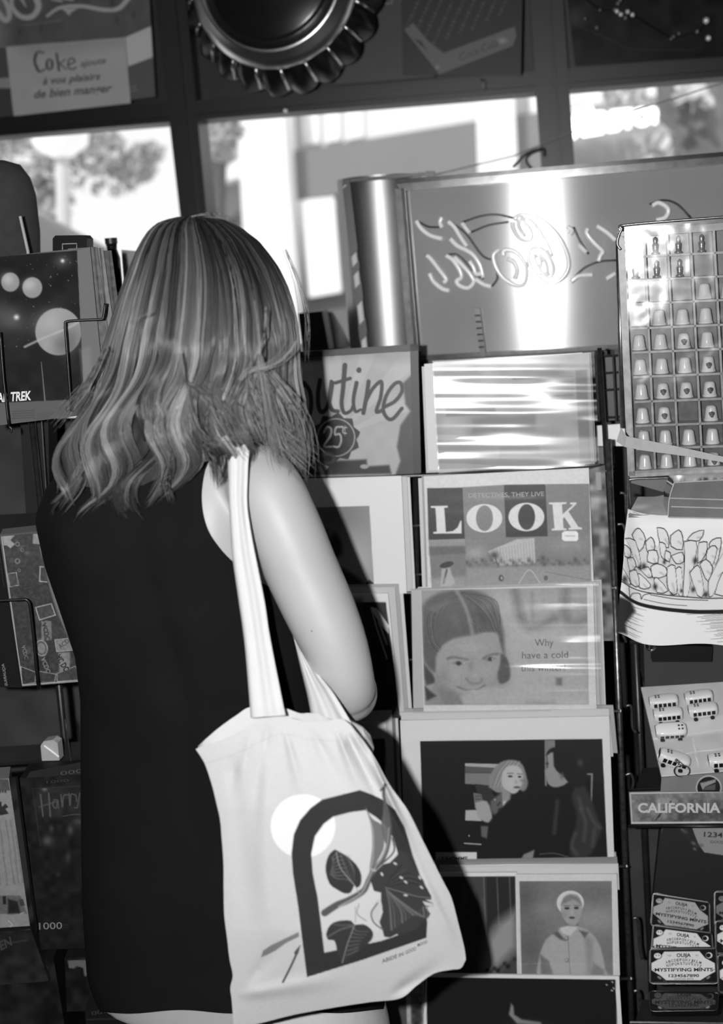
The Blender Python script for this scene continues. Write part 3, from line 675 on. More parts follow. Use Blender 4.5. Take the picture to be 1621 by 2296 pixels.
mag('magazine', 'LOOK magazine with beach hotel cover in a clear sleeve', 'magazine', q1, T[1], a_look, 205, sleeve=(waves(4, 0.0012, 60, 220), M_SLEEVE), sq=grow(q1, 4, 10, 42, 0), step=1.4)
def a_clut(A):
    A.V = 120+0*A.X; A.noise(14, 60, 8); A.noise(40, 30, 2); A.poly([(1336, 1060), (1348, 1060), (1350, 1100), (1338, 1100)], 170)
o = panel('magazine', [(1312, 1056), (1357, 1044), (1378, 1440), (1322, 1440)], shifted(T[1], 0.012), a_clut, None, M_GLOSSY, 0.003, v=110); tag(o, 'mottled magazine edge peeping out right of the LOOK cover', 'magazine')
backs(q1, T[1], 2, [-6, -14], [2, 6], 'the LOOK magazine', (170, 205))
# --- tier 2: the girl advertisement
q2 = [(943, 1322), (1330, 1310), (1338, 1600), (950, 1606)]
def a_girl(A):
    A.V = 205+0*A.X; A.tr(940, 1300, 3.684)
    A.poly([(15, 85), (1385, 62), (1400, 1030), (45, 1035)], 150); A.clip = A.mask([(15, 85), (1385, 62), (1400, 1030), (45, 1035)])
    A.blob(1000, 300, 500, 330, 166); A.blob(700, 200, 120, 160, 172)
    A.stroke([(790, 90), (830, 280), (880, 390), (960, 400), (1120, 320)], 34, 88, 0.75, 26); A.stroke([(1210, 90), (1200, 260), (1260, 360), (1400, 330)], 40, 96, 0.7, 26); A.stroke([(930, 120), (940, 340)], 16, 120, 0.6, 14)
    A.poly([(600, 90), (640, 260), (840, 360), (900, 470), (740, 520), (690, 300)], 178, 0.7, 25)
    A.poly([(880, 400), (1390, 380), (1400, 1030), (700, 1030), (760, 700), (700, 540)], 178, 0.75, 30)
    # hair
    A.poly([(25, 230), (70, 165), (180, 105), (330, 82), (470, 92), (570, 140), (640, 230), (690, 400), (700, 520), (700, 620), (640, 480), (560, 430), (430, 460), (300, 480), (200, 540), (150, 620), (130, 760), (60, 700), (30, 600)], 92, soft=10, sm=3)
    for i in range(16):
        A.stroke([(330+i*3, 100), (250-i*11, 190+i*6), (140-i*2, 330+i*14), (90+i*10, 460+i*12)], 5, 52+(i*7) % 5*19, 0.85, 3)
        A.stroke([(350, 110), (450+i*11, 190-i*2), (560+i*7, 300), (620+i*3, 430-i*4)], 5, 56+(i*7) % 5*20, 0.85, 3); A.stroke([(380, 130+i*4), (430, 210+i*9), (455+i*4, 330+i*5), (480+i*8, 430)], 4, 60+(i*3) % 4*22, 0.7, 3)
    A.blob(200, 200, 120, 30, 122, 0.6, -30); A.blob(300, 330, 40, 90, 118, 0.5, -20); A.blob(520, 300, 30, 90, 60, 0.5, -30); A.stroke([(310, 95), (360, 180), (410, 310), (440, 450)], 26, 150, 0.85, 8); A.blob(560, 200, 60, 80, 118, 0.6); A.blob(120, 240, 70, 40, 120, 0.5)
    A.poly([(660, 600), (720, 640), (750, 740), (740, 830), (660, 850), (640, 700)], 88, soft=6, sm=3); A.poly([(40, 700), (110, 780), (140, 850), (60, 870), (40, 800)], 70, soft=6)
    # face
    A.poly([(200, 540), (300, 490), (430, 470), (560, 440), (640, 440), (665, 520), (672, 640), (655, 740), (620, 800), (560, 870), (470, 930), (380, 940), (280, 910), (190, 850), (150, 780), (140, 640)], 154, soft=6, sm=3)
    A.blob(420, 560, 130, 60, 166, 0.8); A.blob(300, 780, 90, 60, 164, 0.8); A.blob(570, 760, 60, 60, 162, 0.7); A.blob(205, 800, 50, 100, 132, 0.6)
    A.stroke([(235, 650), (290, 640), (400, 660)], 18, 92, 0.85, 6, w1=8); A.stroke([(530, 650), (590, 620), (650, 612)], 14, 92, 0.85, 6)
    A.poly([(270, 690), (320, 668), (385, 690), (330, 710)], 118, soft=5); A.ell(325, 690, 20, 17, 58); A.blob(370, 688, 12, 8, 190); A.poly([(540, 660), (590, 636), (630, 650), (590, 676)], 112, soft=5); A.ell(585, 655, 18, 16, 60); A.blob(604, 655, 9, 8, 185)
    A.blob(430, 720, 30, 70, 130, 0.7); A.stroke([(390, 820), (430, 855), (500, 850), (515, 820)], 10, 108, 0.8, 8); A.blob(455, 780, 40, 50, 168, 0.6)
    A.stroke([(320, 885), (390, 910), (480, 908), (540, 870)], 9, 92, 0.85, 5); A.blob(450, 918, 70, 12, 190, 0.8)
    A.poly([(150, 780), (200, 870), (340, 940), (370, 1035), (60, 1035)], 138, soft=8); A.poly([(160, 900), (320, 950), (360, 1035), (200, 1035)], 120, 0.7, 8); A.poly([(45, 880), (140, 960), (60, 1000)], 60, soft=6)
    A.poly([(340, 960), (520, 900), (700, 880), (1400, 900), (1400, 1035), (370, 1035)], 172, 0.8, 10)
    A.poly([(880, 1000), (1130, 1000), (1130, 1030), (880, 1030)], 138, 0.7, 10); A.poly([(1130, 810), (1180, 810), (1180, 870), (1130, 870)], 100, 0.8, 6)
    A.clip = None; A.noise(5, 5, 4)
    A.text('Why', (955, 548), (1110, 545), 62, 112); A.text('have a cold', (850, 652), (1230, 645), 62, 112); A.text('this winter?', (840, 755), (1210, 750), 60, 118)
mag('magazine', 'advertisement page with a smiling freckled girl and the words Why have a cold this winter', 'magazine', q2, T[2], a_girl, 208, sleeve=(waves(6, 0.005, 34, 260, fade=lambda X, Y: 0.12+0.88*np.clip((X-1120)/160, 0, 1)), M_WRAP), sq=grow(q2, 24, 4, 12, -8), step=1.4)
backs([(925, 1325), (1340, 1308), (1350, 1600), (930, 1608)], T[2], 3, [-4, 6, 10], [0, -2, -4], 'the smiling girl page', (205, 190, 215))
# --- tier 3: film still
q3 = [(897, 1616), (1366, 1606), (1378, 1950), (910, 1955)]
def a_film(A):
    A.V = 210+0*A.X; A.tr(780, 1560, 2.5328)
    A.poly([(410, 258), (1443, 245), (1476, 960), (432, 960)], 30); A.stroke([(1445, 255), (1436, 310), (1455, 380)], 6, 190)
    A.poly([(1117, 252), (1176, 252), (1178, 300), (1130, 320), (1130, 520), (1118, 520)], 120); A.poly([(1176, 250), (1443, 247), (1455, 500), (1390, 480), (1180, 400)], 36)
    A.poly([(1350, 440), (1392, 440), (1385, 640), (1378, 640), (1380, 450), (1352, 450)], 120)
    A.poly([(665, 383), (870, 388), (870, 430), (665, 400)], 165); A.poly([(665, 438), (820, 440), (800, 510), (665, 500)], 122); A.poly([(665, 400), (860, 410), (860, 438), (665, 436)], 88)
    A.poly([(668, 650), (745, 648), (760, 712), (666, 708)], 172); A.stroke([(662, 838), (755, 844)], 6, 180); A.ell(688, 795, 4, 4, 180)
    A.poly([(720, 500), (800, 510), (860, 620), (860, 700), (760, 640)], 52)   # phone and hand
    A.poly([(712, 550), (760, 560), (770, 640), (722, 640)], 110); 
    for i in range(4):
        for j in range(3): A.ell(728+j*13, 570+i*17, 4, 5, 62)
    A.poly([(722, 605), (790, 600), (820, 690), (800, 722), (740, 690)], 158, soft=4, sm=3); A.poly([(755, 740), (800, 740), (790, 810), (758, 800)], 96, soft=4)
    A.poly([(810, 600), (880, 540), (930, 560), (900, 640), (850, 690), (810, 650)], 96, soft=6)
    for i in range(14): A.blob(835+(i*29) % 60, 590+(i*17) % 95, 6, 6, 50 if i % 2 else 170)
    A.poly([(880, 540), (920, 560), (880, 640)], 185, soft=3)
    # blonde hair and face
    A.poly([(800, 520), (805, 460), (840, 400), (890, 368), (950, 366), (990, 390), (1010, 440), (1020, 500), (1000, 540), (960, 530), (900, 540), (850, 550)], 132, soft=4, sm=4)
    for i in range(12): A.stroke([(900+i*7, 372), (850+i*8, 430), (820+i*6, 520)], 5, 100+(i % 3)*42, 0.5, 3)
    A.poly([(880, 430), (910, 400), (960, 398), (990, 430), (992, 490), (965, 545), (930, 556), (890, 530), (872, 490)], 178, soft=4, sm=3)
    A.poly([(870, 520), (920, 550), (920, 590), (880, 600)], 140, soft=5); A.ell(922, 458, 13, 6, 60); A.ell(975, 460, 10, 6, 60); A.stroke([(905, 442), (940, 440)], 5, 105); A.stroke([(962, 443), (990, 446)], 5, 105); A.blob(955, 490, 10, 12, 150); A.ell(960, 520, 20, 7, 95); A.blob(925, 500, 22, 20, 188, 0.6)
    A.stroke([(985, 480), (1015, 490), (1000, 540)], 16, 120, 0.8, 6)
    # dark coats
    A.poly([(800, 720), (900, 610), (1060, 515), (1180, 520), (1300, 520), (1380, 600), (1430, 720), (1410, 900), (1300, 925), (830, 925)], 30, soft=5, sm=3)
    A.poly([(1290, 520), (1350, 520), (1430, 720), (1440, 760), (1380, 900), (1300, 920), (1260, 880), (1300, 700), (1270, 580)], 52, soft=8, sm=3)
    for P in ([(1190, 600), (1180, 700), (1172, 780)], [(1320, 640), (1350, 720), (1340, 820)], [(1360, 640), (1400, 720), (1430, 750)], [(1290, 780), (1270, 850), (1300, 900)], [(1400, 760), (1390, 850)], [(1310, 580), (1330, 640)]): A.stroke(P, 14, 96, 0.55, 10)
    A.stroke([(1090, 900), (1170, 895), (1250, 915)], 6, 80)
    A.poly([(985, 925), (1000, 900), (1060, 875), (1050, 925)], 130, soft=4)
    # dark haired man
    A.poly([(1125, 340), (1150, 300), (1220, 290), (1300, 320), (1350, 380), (1355, 470), (1320, 520), (1260, 500), (1200, 480), (1160, 400)], 34, soft=4, sm=3)
    A.poly([(1130, 340), (1165, 320), (1170, 400), (1200, 440), (1250, 490), (1190, 520), (1150, 512), (1132, 490), (1125, 455), (1118, 425), (1135, 405)], 142, soft=4, sm=2)
    A.ell(1132, 385, 9, 6, 60); A.blob(1215, 455, 14, 20, 100); A.blob(1320, 380, 22, 26, 66)
    A.poly([(498, 888), (732, 888), (732, 960), (500, 960)], 205); A.text("L'UHOMME", (515, 938), (680, 936), 24, 40, 0, 0.03)
mag('film_still', 'film still of a blonde woman holding a telephone before a dark haired man, white border', 'photograph', q3, T[3], a_film, 210, sleeve=(waves(8, 0.0008, 80, 200), M_SLEEVE), step=1.5)
backs([(897, 1600), (1366, 1592), (1376, 1700), (905, 1700)], T[3], 2, [0, 10], [0, -6], 'the film still', (205, 170))
# --- tier 4: two prints
q4a = [(940, 1958), (1158, 1956), (1163, 2200), (945, 2200)]
def a_wf(A):
    A.V = 212+0*A.X; A.tr(900, 1900, 3.1173)
    A.poly([(120, 205), (795, 203), (810, 960), (120, 960)], 64); A.clip = A.mask([(120, 205), (795, 203), (810, 960), (120, 960)])
    A.poly([(590, 200), (800, 200), (800, 520), (640, 540), (600, 640)], 40, soft=8); A.poly([(760, 460), (810, 430), (810, 700), (640, 880), (540, 880), (600, 640), (680, 520)], 142, soft=30)
    for i in range(9): A.stroke([(420+i*18, 210+i*20), (400+i*22, 500), (440+i*14, 880)], 12, 56+(i % 3)*22, 0.5, 12)
    for x in (575, 668, 755): A.stroke([(x, 205), (x+8, 420), (x+18, 620)], 5, 135, 0.7, 3)
    for i in range(26):
        x = 600+(i*47) % 210; A.blob(x, 860-(x-600)*0.45+(i*13) % 40, 14, 14, 26+(i % 3)*18, 0.9)
    A.clip = None
mag('photograph', 'dark print of a waterfall seen through bars, beside the tote bag', 'photograph', q4a, T[4], a_wf, 212, step=1.8, part='print')
q4 = [(1156, 1960), (1383, 1959), (1390, 2200), (1164, 2200)]
def a_mod(A):
    A.V = 208+0*A.X; A.tr(900, 1900, 3.1173)
    A.poly([(825, 233), (1468, 232), (1480, 960), (842, 960)], 122); A.clip = A.mask([(825, 233), (1468, 232), (1480, 960), (842, 960)])
    A.blob(860, 340, 140, 160, 92, 0.8); A.blob(1350, 330, 200, 90, 106, 0.6); A.blob(1350, 500, 220, 120, 160, 0.7); A.blob(1000, 430, 100, 70, 140, 0.7); A.blob(900, 700, 120, 200, 96, 0.8)
    A.poly([(968, 740), (1010, 640), (1080, 590), (1120, 560), (1250, 555), (1330, 600), (1390, 690), (1425, 850), (1430, 960), (975, 960)], 166, soft=4, sm=2)
    A.poly([(1280, 610), (1340, 640), (1330, 880), (1300, 880)], 128, 0.6, 10); A.poly([(968, 740), (1030, 790), (1060, 885), (1050, 960), (978, 960)], 106, 0.8, 6); A.poly([(1340, 800), (1415, 850), (1425, 960), (1310, 960)], 112, 0.7, 8)
    A.poly([(1130, 500), (1235, 500), (1240, 560), (1150, 570)], 120, soft=4)
    A.poly([(1103, 560), (1160, 545), (1240, 550), (1180, 612), (1130, 600)], 196, soft=4); A.poly([(1060, 600), (1090, 580), (1150, 650), (1110, 640)], 90, soft=5); A.poly([(1240, 575), (1310, 590), (1280, 630)], 100, soft=5)
    A.ell(1180, 385, 95, 86, 208); A.ell(1188, 430, 72, 100, 128); A.poly([(1115, 400), (1150, 330), (1230, 330), (1262, 400), (1262, 440), (1240, 510), (1200, 545), (1150, 520), (1118, 450)], 160, soft=4, sm=3)
    A.poly([(1112, 400), (1130, 350), (1185, 325), (1240, 350), (1262, 400), (1200, 360)], 118, 0.8, 5)
    A.ell(1157, 422, 18, 9, 62); A.ell(1222, 420, 17, 9, 62); A.stroke([(1135, 405), (1180, 404)], 5, 100); A.stroke([(1204, 402), (1245, 405)], 5, 100); A.blob(1192, 450, 9, 22, 176); A.ell(1192, 488, 20, 9, 78); A.blob(1140, 465, 20, 24, 138, 0.5)
    A.stroke([(1165, 620), (1172, 760), (1180, 900)], 4, 108)
    for y in (632, 785): A.ell(1156, y, 13, 15, 110); A.ell(1154, y-2, 9, 10, 165)
    A.clip = None; A.noise(5, 4, 3)
mag('photograph', 'print of a woman in a pale coat and white beret', 'photograph', q4, shifted(T[4], -0.002), a_mod, 208, sleeve=(waves(11, 0.0012, 60, 200), M_SLEEVE), step=1.4, part='print')
for i, (q, vv) in enumerate((([(960, 1926), (1383, 1922), (1388, 1990), (970, 1992)], 180), ([(972, 1936), (1385, 1930), (1390, 2000), (975, 2002)], 150), ([(985, 1946), (1387, 1942), (1390, 2000), (985, 2002)], 215))):
    o = panel('magazine', q, shifted(T[4], 0.022-0.006*i), None, None, M_GLOSSY, 0.003, v=vv); tag(o, 'top edge of a bagged magazine, %s behind the beret print' % ('third', 'second', 'first')[i], 'magazine')
# --- tier 5: dark page at the very bottom
q5 = [(955, 2183), (1388, 2189), (1402, 2420), (944, 2420)]
def a_dk(A):
    A.V = 214+0*A.X; A.poly([(957, 2191), (1380, 2196), (1394, 2600), (957, 2600)], 27)
    A.poly([(1146, 2250), (1151, 2256), (1153, 2275), (1170, 2286), (1212, 2292), (1215, 2300), (1160, 2296), (1141, 2275)], 130, soft=5); A.blob(1185, 2310, 45, 20, 90, 0.7)
    for x, y in ((1360, 2208), (1373, 2202), (1372, 2221), (1376, 2216)): A.ell(x, y, 2.2, 1.5, 190, rot=40)
mag('poster', 'black print with white border at the bottom of the middle rack', 'poster', q5, T[5], a_dk, 214, step=2.2, part='print')
def a_sl(A): A.V = 190+0*A.X; A.poly([(918, 2212), (946, 2200), (948, 2300), (920, 2300)], 150); A.poly([(921, 2262), (944, 2255), (946, 2330), (921, 2330)], 70, 1, 6); A.noise(9, 20)
o = panel('photograph', [(912, 2190), (950, 2190), (952, 2420), (912, 2420)], shifted(T[5], 0.012), a_sl, None, M_GLOSSY, 0.003, v=190); tag(o, 'sliver of a print left of the black print at the bottom', 'photograph')
# ================================================================== left column of the same rack (behind her arm)
PS = plane(800, 1060, 2.13, tilt=3)
t = thing('poutine_sign', 'black framed card sign reading Poutine 25 cents beside her hair', 'sign', foot([(600, 790), (938, 772), (944, 1060), (600, 1075)], PS))
def a_pou(A):
    A.V = 178+0*A.X; A.tr(650, 350, 3.146)
    for i in range(6):
        a = math.radians(20+i*22); A.poly([(325, 1985), (325+900*math.cos(a), 1985-900*math.sin(a)), (325+900*math.cos(a+0.17), 1985-900*math.sin(a+0.17))], 192, 0.7)
    A.poly([(-400, 1300), (900, 1300), (900, 1440), (700, 1470), (500, 1415), (200, 1450), (-400, 1470)], 150, 0.6, 20)
    A.poly([(900, 1400), (860, 1540), (800, 1600), (815, 1750), (850, 1800), (780, 1900), (755, 2050), (780, 2150), (740, 2260), (900, 2260)], 74, 1, 6)
    A.noise(25, 5, 3); W = 52
    A.poly([(-230, 1560), (-150, 1540), (-120, 1800), (-180, 1830)], W); A.stroke([(-200, 1560), (-60, 1500), (0, 1580), (-50, 1700), (-150, 1720)], 34, W)
    A.stroke([(100, 1600), (60, 1680), (75, 1800), (130, 1835), (150, 1760), (140, 1660), (100, 1600)], 30, W, sm=5)
    A.stroke([(212, 1580), (198, 1680), (205, 1780), (235, 1805), (275, 1740), (300, 1600)], 30, W); A.stroke([(292, 1590), (278, 1720), (300, 1790), (340, 1800)], 26, W)
    A.stroke([(388, 1475), (375, 1640), (365, 1750), (385, 1812), (430, 1795), (445, 1760)], 34, W, w1=20); A.stroke([(322, 1600), (425, 1568)], 24, W)
    A.stroke([(470, 1600), (448, 1720), (462, 1800), (500, 1788)], 30, W, w1=18); A.ell(487, 1510, 18, 20, W)
    A.stroke([(555, 1590), (540, 1700), (518, 1812)], 30, W); A.stroke([(530, 1740), (585, 1640), (645, 1592), (640, 1700), (610, 1800), (650, 1795)], 26, W)
    A.stroke([(665, 1770), (740, 1730), (790, 1660), (780, 1600), (735, 1610), (680, 1690), (658, 1790), (690, 1850), (730, 1850), (790, 1780)], 26, W)
    P = []
    for i in range(20):
        a = 2*math.pi*i/20+0.1; r = 178 if i % 2 else 148; P.append((322+r*math.cos(a), 1985+r*math.sin(a)))
    A.poly(P, 46, sm=2); A.ell(325, 1985, 136, 136, 165); A.ell(325, 1985, 127, 127, 46)
    A.stroke([(240, 1950), (262, 1910), (292, 1925), (285, 1975), (240, 2045), (290, 2050)], 14, 200, sm=4); A.stroke([(370, 1910), (325, 1915), (318, 1965), (350, 1960), (362, 2000), (345, 2050), (305, 2048)], 14, 200, sm=3)
    A.stroke([(400, 1915), (378, 1918), (374, 1950), (398, 1955)], 8, 200, sm=3); A.stroke([(389, 1900), (386, 1972)], 4, 200)
    A.poly([(-200, 2180), (120, 2150), (160, 2090), (250, 2110), (330, 2150), (540, 2140), (545, 2190), (700, 2180), (715, 2240), (-200, 2260)], 44, 1, 6); A.ell(525, 2190, 30, 16, 160); A.poly([(230, 2170), (275, 2190), (250, 2220)], 170); A.ell(265, 2130, 60, 44, 90, 0.8); A.ell(265, 2135, 34, 22, 40)
panel('card', [(575, 800), (924, 788), (930, 1062), (580, 1078)], PS, a_pou, t, M_PRINT, 0.003, step=1.5, v=180)
v, f = merge([prism([(560, 796), (938, 771), (938, 786), (560, 810)], shifted(PS, -0.008), 0.014), prism([(920, 772), (938, 771), (945, 1060), (928, 1061)], shifted(PS, -0.008), 0.014), prism([(560, 796), (576, 795), (584, 1078), (566, 1078)], shifted(PS, -0.008), 0.014)]); mk('frame', v, f, M_DARK, t)
TL_ = [plane(820, 1310, 2.075, tilt=TILT), plane(840, 1595, 2.04, tilt=TILT), plane(860, 1930, 2.0, tilt=TILT)]
qa = [(600, 1076), (900, 1067), (912, 1330), (600, 1340)]
def a_mono(A):
    A.V = 208+0*A.X; A.tr(650, 1000, 2.1613); A.poly([(-60, 305), (385, 290), (412, 760), (-60, 760)], 132); A.clip = A.mask([(-60, 305), (385, 290), (412, 760), (-60, 760)])
    A.blob(200, 330, 200, 130, 96, 0.8); A.blob(330, 560, 120, 150, 165, 0.6)
    A.poly([(40, 420), (150, 400), (230, 430), (250, 520), (200, 560), (300, 620), (360, 700), (0, 700)], 40, soft=12, sm=3); A.blob(195, 420, 22, 28, 110); A.stroke([(300, 500), (330, 580), (370, 665)], 10, 150, 0.8, 6); A.poly([(360, 670), (385, 648), (415, 672)], 30)
mag('photograph', 'grey photograph in wide white mount behind her upper arm', 'photograph', qa, TL_[0], a_mono, 208, step=2, part='print')
backs([(600, 1078), (905, 1067), (918, 1325), (600, 1340)], TL_[0], 2, [6, 12], [2, 4], 'the grey photograph in white mount', (200, 212))
qb = [(640, 1336), (870, 1330), (896, 1610), (640, 1620)]
def a_st(A):
    A.V = 205+0*A.X; A.tr(650, 1000, 2.1613); A.poly([(100, 757), (465, 757), (535, 1320), (100, 1320)], 30)
    A.poly([(100, 740), (350, 735), (385, 900), (390, 1320), (100, 1320)], 70, 0.6, 12)
    A.poly([(388, 780), (420, 785), (480, 870), (478, 910), (440, 870)], 200); A.stroke([(395, 790), (420, 880), (470, 1030)], 7, 170, sm=0); A.stroke([(430, 850), (470, 960)], 10, 170)
mag('photograph', 'black print with white angular strokes, right of her elbow', 'photograph', qb, TL_[1], a_st, 205, step=2, part='print')
backs([(640, 1320), (880, 1316), (902, 1605), (640, 1610)], TL_[1], 3, [4, 12, 20], [2, -4, 0], 'the black print with white strokes', (200, 170, 212))
o = panel('photograph', [(660, 1622), (865, 1618), (893, 2000), (660, 2000)], TL_[2], lambda A: A.poly([(660, 1660), (862, 1655), (880, 2100), (660, 2100)], 60), None, M_PRINT, 0.003, v=205, step=4); tag(o, 'print with white border half hidden behind the tote bag strap', 'photograph')
backs([(660, 1605), (868, 1598), (897, 2300), (660, 2300)], TL_[2], 4, [0, 8, 14, 20], [2, 0, -6, -8], 'the half hidden print', (190, 200, 120, 210))
o = panel('photograph', [(680, 2000), (918, 1995), (936, 2420), (680, 2420)], plane(860, 2184, 1.98, tilt=TILT), lambda A: A.poly([(680, 2040), (905, 2030), (922, 2600), (680, 2600)], 90), None, M_PRINT, 0.003, v=200, step=4); tag(o, 'grey print low in the rack behind the tote bag', 'photograph')
# ================================================================== right rack: thimble case, towel, vans, mints
RP = plane(1400, 1000, 1.99, yaw=4.5)
rr = thing('display_rack', 'steel display rack at right holding thimbles, towel, toy vans and tins', 'rack', PY(1540, 2500, 2.1)*[1, 1, 0])
for p0, p1, Y, r in (((1386, 540), (1396, 960), 2.0, 0.004), ((1412, 1180), (1470, 2400), 2.1, 0.006)):
    v, f = tube([PY(*p0, Y), PY(*p1, Y)], r, 10); mk('post', v, f, M_STEEL if r < 0.005 else M_DKSTEEL, rr, True)
for P in ([(1396, 985), (1408, 1030), (1404, 1240), (1396, 1400), (1404, 1440)], [(1403, 1583), (1415, 1585), (1418, 1630), (1426, 1643)], [(1402, 1738), (1414, 1735), (1420, 1750), (1418, 1768)], [(1384, 1176), (1396, 1176), (1402, 1190), (1403, 1210)], [(1390, 1105), (1402, 1110), (1404, 1150)], [(1418, 2060), (1430, 2062), (1434, 2120), (1440, 2150)], [(1420, 2222), (1432, 2224), (1436, 2260)]):
    v, f = ptube(P, flat(2.02), 3.2, smooth=4); mk('hook', v, f, M_POST, rr, True)
for y0, y1, Y in ((2292, 2296, 1.93), (1772, 1768, 2.03), (1440, 1445, 2.08), (1068, 1060, 2.06)):
    v, f = tube([PY(1412, y0, Y), PY(1760, y1, Y)], 0.003, 8); mk('shelf_wire', v, f, M_DKSTEEL, rr)
    v, f = prism([(1424, y0), (1760, y1), (1740, y1-60), (1440, y0-50)], plane(1600, y0, Y, tilt=75), 0.003); mk('shelf', v, f, M_DARK, rr)
# thimble case
tc = thing('thimble_case', 'glass fronted case of white thimbles in pigeonholes at right', 'display case', foot([(1384, 520), (1660, 497), (1680, 1050), (1412, 1066)], RP))
def rowy(r, x): # shelf edge height at column position
    base = [519, 572, 625, 678, 733, 787, 842, 898, 952, 1004, 1058][r]; return base-(x-1500)*0.052*(1-(r/22))
def colx(c, y): return [1400, 1447, 1499, 1551, 1604, 1657, 1710][c]+(y-530)*(0.046+0.002*c)-(3 if c else 0)
BK = shifted(RP, 0.035)
panel('back_board', [(1388, 505), (1740, 480), (1765, 1050), (1412, 1066)], BK, lambda A: (A.noise(30, 14, 4), A.noise(8, 8, 2)), tc, M_GLOSSY, 0.004, v=98, step=4)
M_CASE = mat('worn_case_wood', 150, 0.4, noise=0.35, scale=70)
v, f = merge([prism([(1384, 520), (1740, 490), (1740, 506), (1398, 534)], shifted(RP, -0.004), 0.04), prism([(1384, 528), (1400, 530), (1424, 1066), (1408, 1066)], shifted(RP, -0.004), 0.04), prism([(1408, 1056), (1765, 1036), (1765, 1050), (1412, 1070)], shifted(RP, -0.004), 0.04)]); mk('frame', v, f, M_CASE, tc)
for r in range(1, 10):
    v, f = prism([(1406+(rowy(r, 1400)-530)*0.045, rowy(r, 1400)-2.5), (1745, rowy(r, 1745)-2.5), (1745, rowy(r, 1745)+2.5), (1406+(rowy(r, 1400)-530)*0.045, rowy(r, 1400)+2.5)], RP, 0.034); mk('shelf', v, f, M_CASE, tc)
for c in range(1, 7):
    v, f = prism([(colx(c, 515)-2.5, 515), (colx(c, 515)+2.5, 515), (colx(c, 1052)+2.5, 1052), (colx(c, 1052)-2.5, 1052)], RP, 0.03); mk('divider', v, f, M_CASE, tc)
sheet('plastic_cover', [(1400, 512), (1740, 486), (1765, 1046), (1420, 1060)], shifted(RP, -0.006), lambda X, Y: 0.0015*vnoise(X, Y, 70, 5)+0.0006*vnoise(X, Y, 18, 3), film('scratched_cover', k=0.15, rough=0.14, base=0.10, blend=0.2), tc, 5)
v, f = ptube([(1392, 560), (1384, 545), (1394, 515), (1420, 503), (1740, 478)], shifted(RP, -0.012), 2.6, smooth=6); mk('rim_wire', v, f, M_STEEL, tc, True)
M_CHINA = mat('white_china', 225, 0.2, noise=0.03); M_BRASS = mat('pewter', 170, 0.3, 0.7)
prof_t = [(0.0, 0.0), (0.0112, 0.0), (0.0114, 0.0025), (0.0102, 0.0035), (0.0098, 0.008), (0.0082, 0.019), (0.0074, 0.022), (0.005, 0.0238), (0.0001, 0.0242)]
prof_f = [(0.0, 0.0), (0.006, 0.0), (0.0062, 0.002), (0.0035, 0.004), (0.0042, 0.010), (0.0048, 0.014), (0.0026, 0.017), (0.0034, 0.020), (0.0032, 0.024), (0.0001, 0.027)]
def thim(kind, motif):
    t = thing('thimble', 'x', 'thimble', (0, 0, -5), 'thimbles in the case')
    v, f = lathe(prof_t if kind else prof_f, 24 if kind else 14, cap=False); mk('body', v+np.array([0, 0, -5]), f, M_CHINA if kind else M_BRASS, t, True)
    if motif and kind:
        v, f = prism([(-1, 0), (0, 1), (1, 0.3), (0.7, -0.8), (-0.4, -1)], lambda x, y: np.stack([x*0.0045, -0.0105+0*x-0.0*y+np.abs(x)*0.002, 0.0105+y*0.0045], -1) if True else None, 0.0) if False else (None, None)
        V = []; FS = []; n = 10
        for i in range(n):
            a = 2*math.pi*i/n; x = 0.0045*math.cos(a)*(1+0.3*math.sin(3*a)); zz = 0.0105+0.005*math.sin(a); rr_ = 0.0100-0.0016*(zz-0.008)/0.011; V.append((x, -math.sqrt(max(rr_**2-x*x, 1e-9))-0.0003, zz-5))
        mk('motif', V, [tuple(range(n))], mat('painted_motif', 75, 0.4, noise=0.4, scale=400), t)
    return t
protos = {}
def dup(root, loc, label, group=None):
    r = root.copy(); COL.objects.link(r); r.location = loc; r['label'] = label
    if group: r['group'] = group
    for ch in list(root.children):
        c = ch.copy(); COL.objects.link(c); c.parent = r
        for g in list(ch.children):
            d = g.copy(); COL.objects.link(d); d.parent = c
    return r
rows = {0: (0, 1, 2, 3), 1: (0, 1, 2), 2: (3, 4), 3: (1, 2, 3), 4: (0, 1, 2, 3), 5: (0, 1, 2, 3, 4), 6: (0, 1, 2, 3, 4), 7: (0, 1, 3, 4), 8: (0, 1, 2, 3, 4), 9: (0, 1, 2, 3, 4)}
motifs = {(4, 2), (5, 3), (6, 3), (6, 2), (7, 1), (7, 3), (9, 3), (6, 1)}
cw = ['leftmost', 'second from the left', 'third from the left', 'fourth from the left', 'fifth from the left']
rw = ['top', 'second', 'third', 'fourth', 'fifth', 'sixth', 'seventh', 'eighth', 'ninth', 'bottom']
TP = shifted(RP, 0.017)
for r, cs in rows.items():
    for c in cs:
        kind = 0 if r < 2 else 1; mo = (r, c) in motifs
        yb = rowy(r+1, 0)*0; xm = (colx(c, 530+53*r)+colx(c+1, 530+53*r))/2+(2.2*(r/9)); yb = rowy(r+1, xm)-3 if r < 9 else rowy(10, xm)-3
        loc = TP(np.array([xm]), np.array([yb]))[0]
        lab = '%s thimble%s, %s, %s row of the case' % ('white china' if kind else 'slim figure', ' with motif' if mo else '', cw[c], rw[r])
        if (kind, mo) not in protos:
            protos[(kind, mo)] = thim(kind, mo); p = protos[(kind, mo)]; p.location = loc; p['label'] = lab
        else: dup(protos[(kind, mo)], loc, lab)
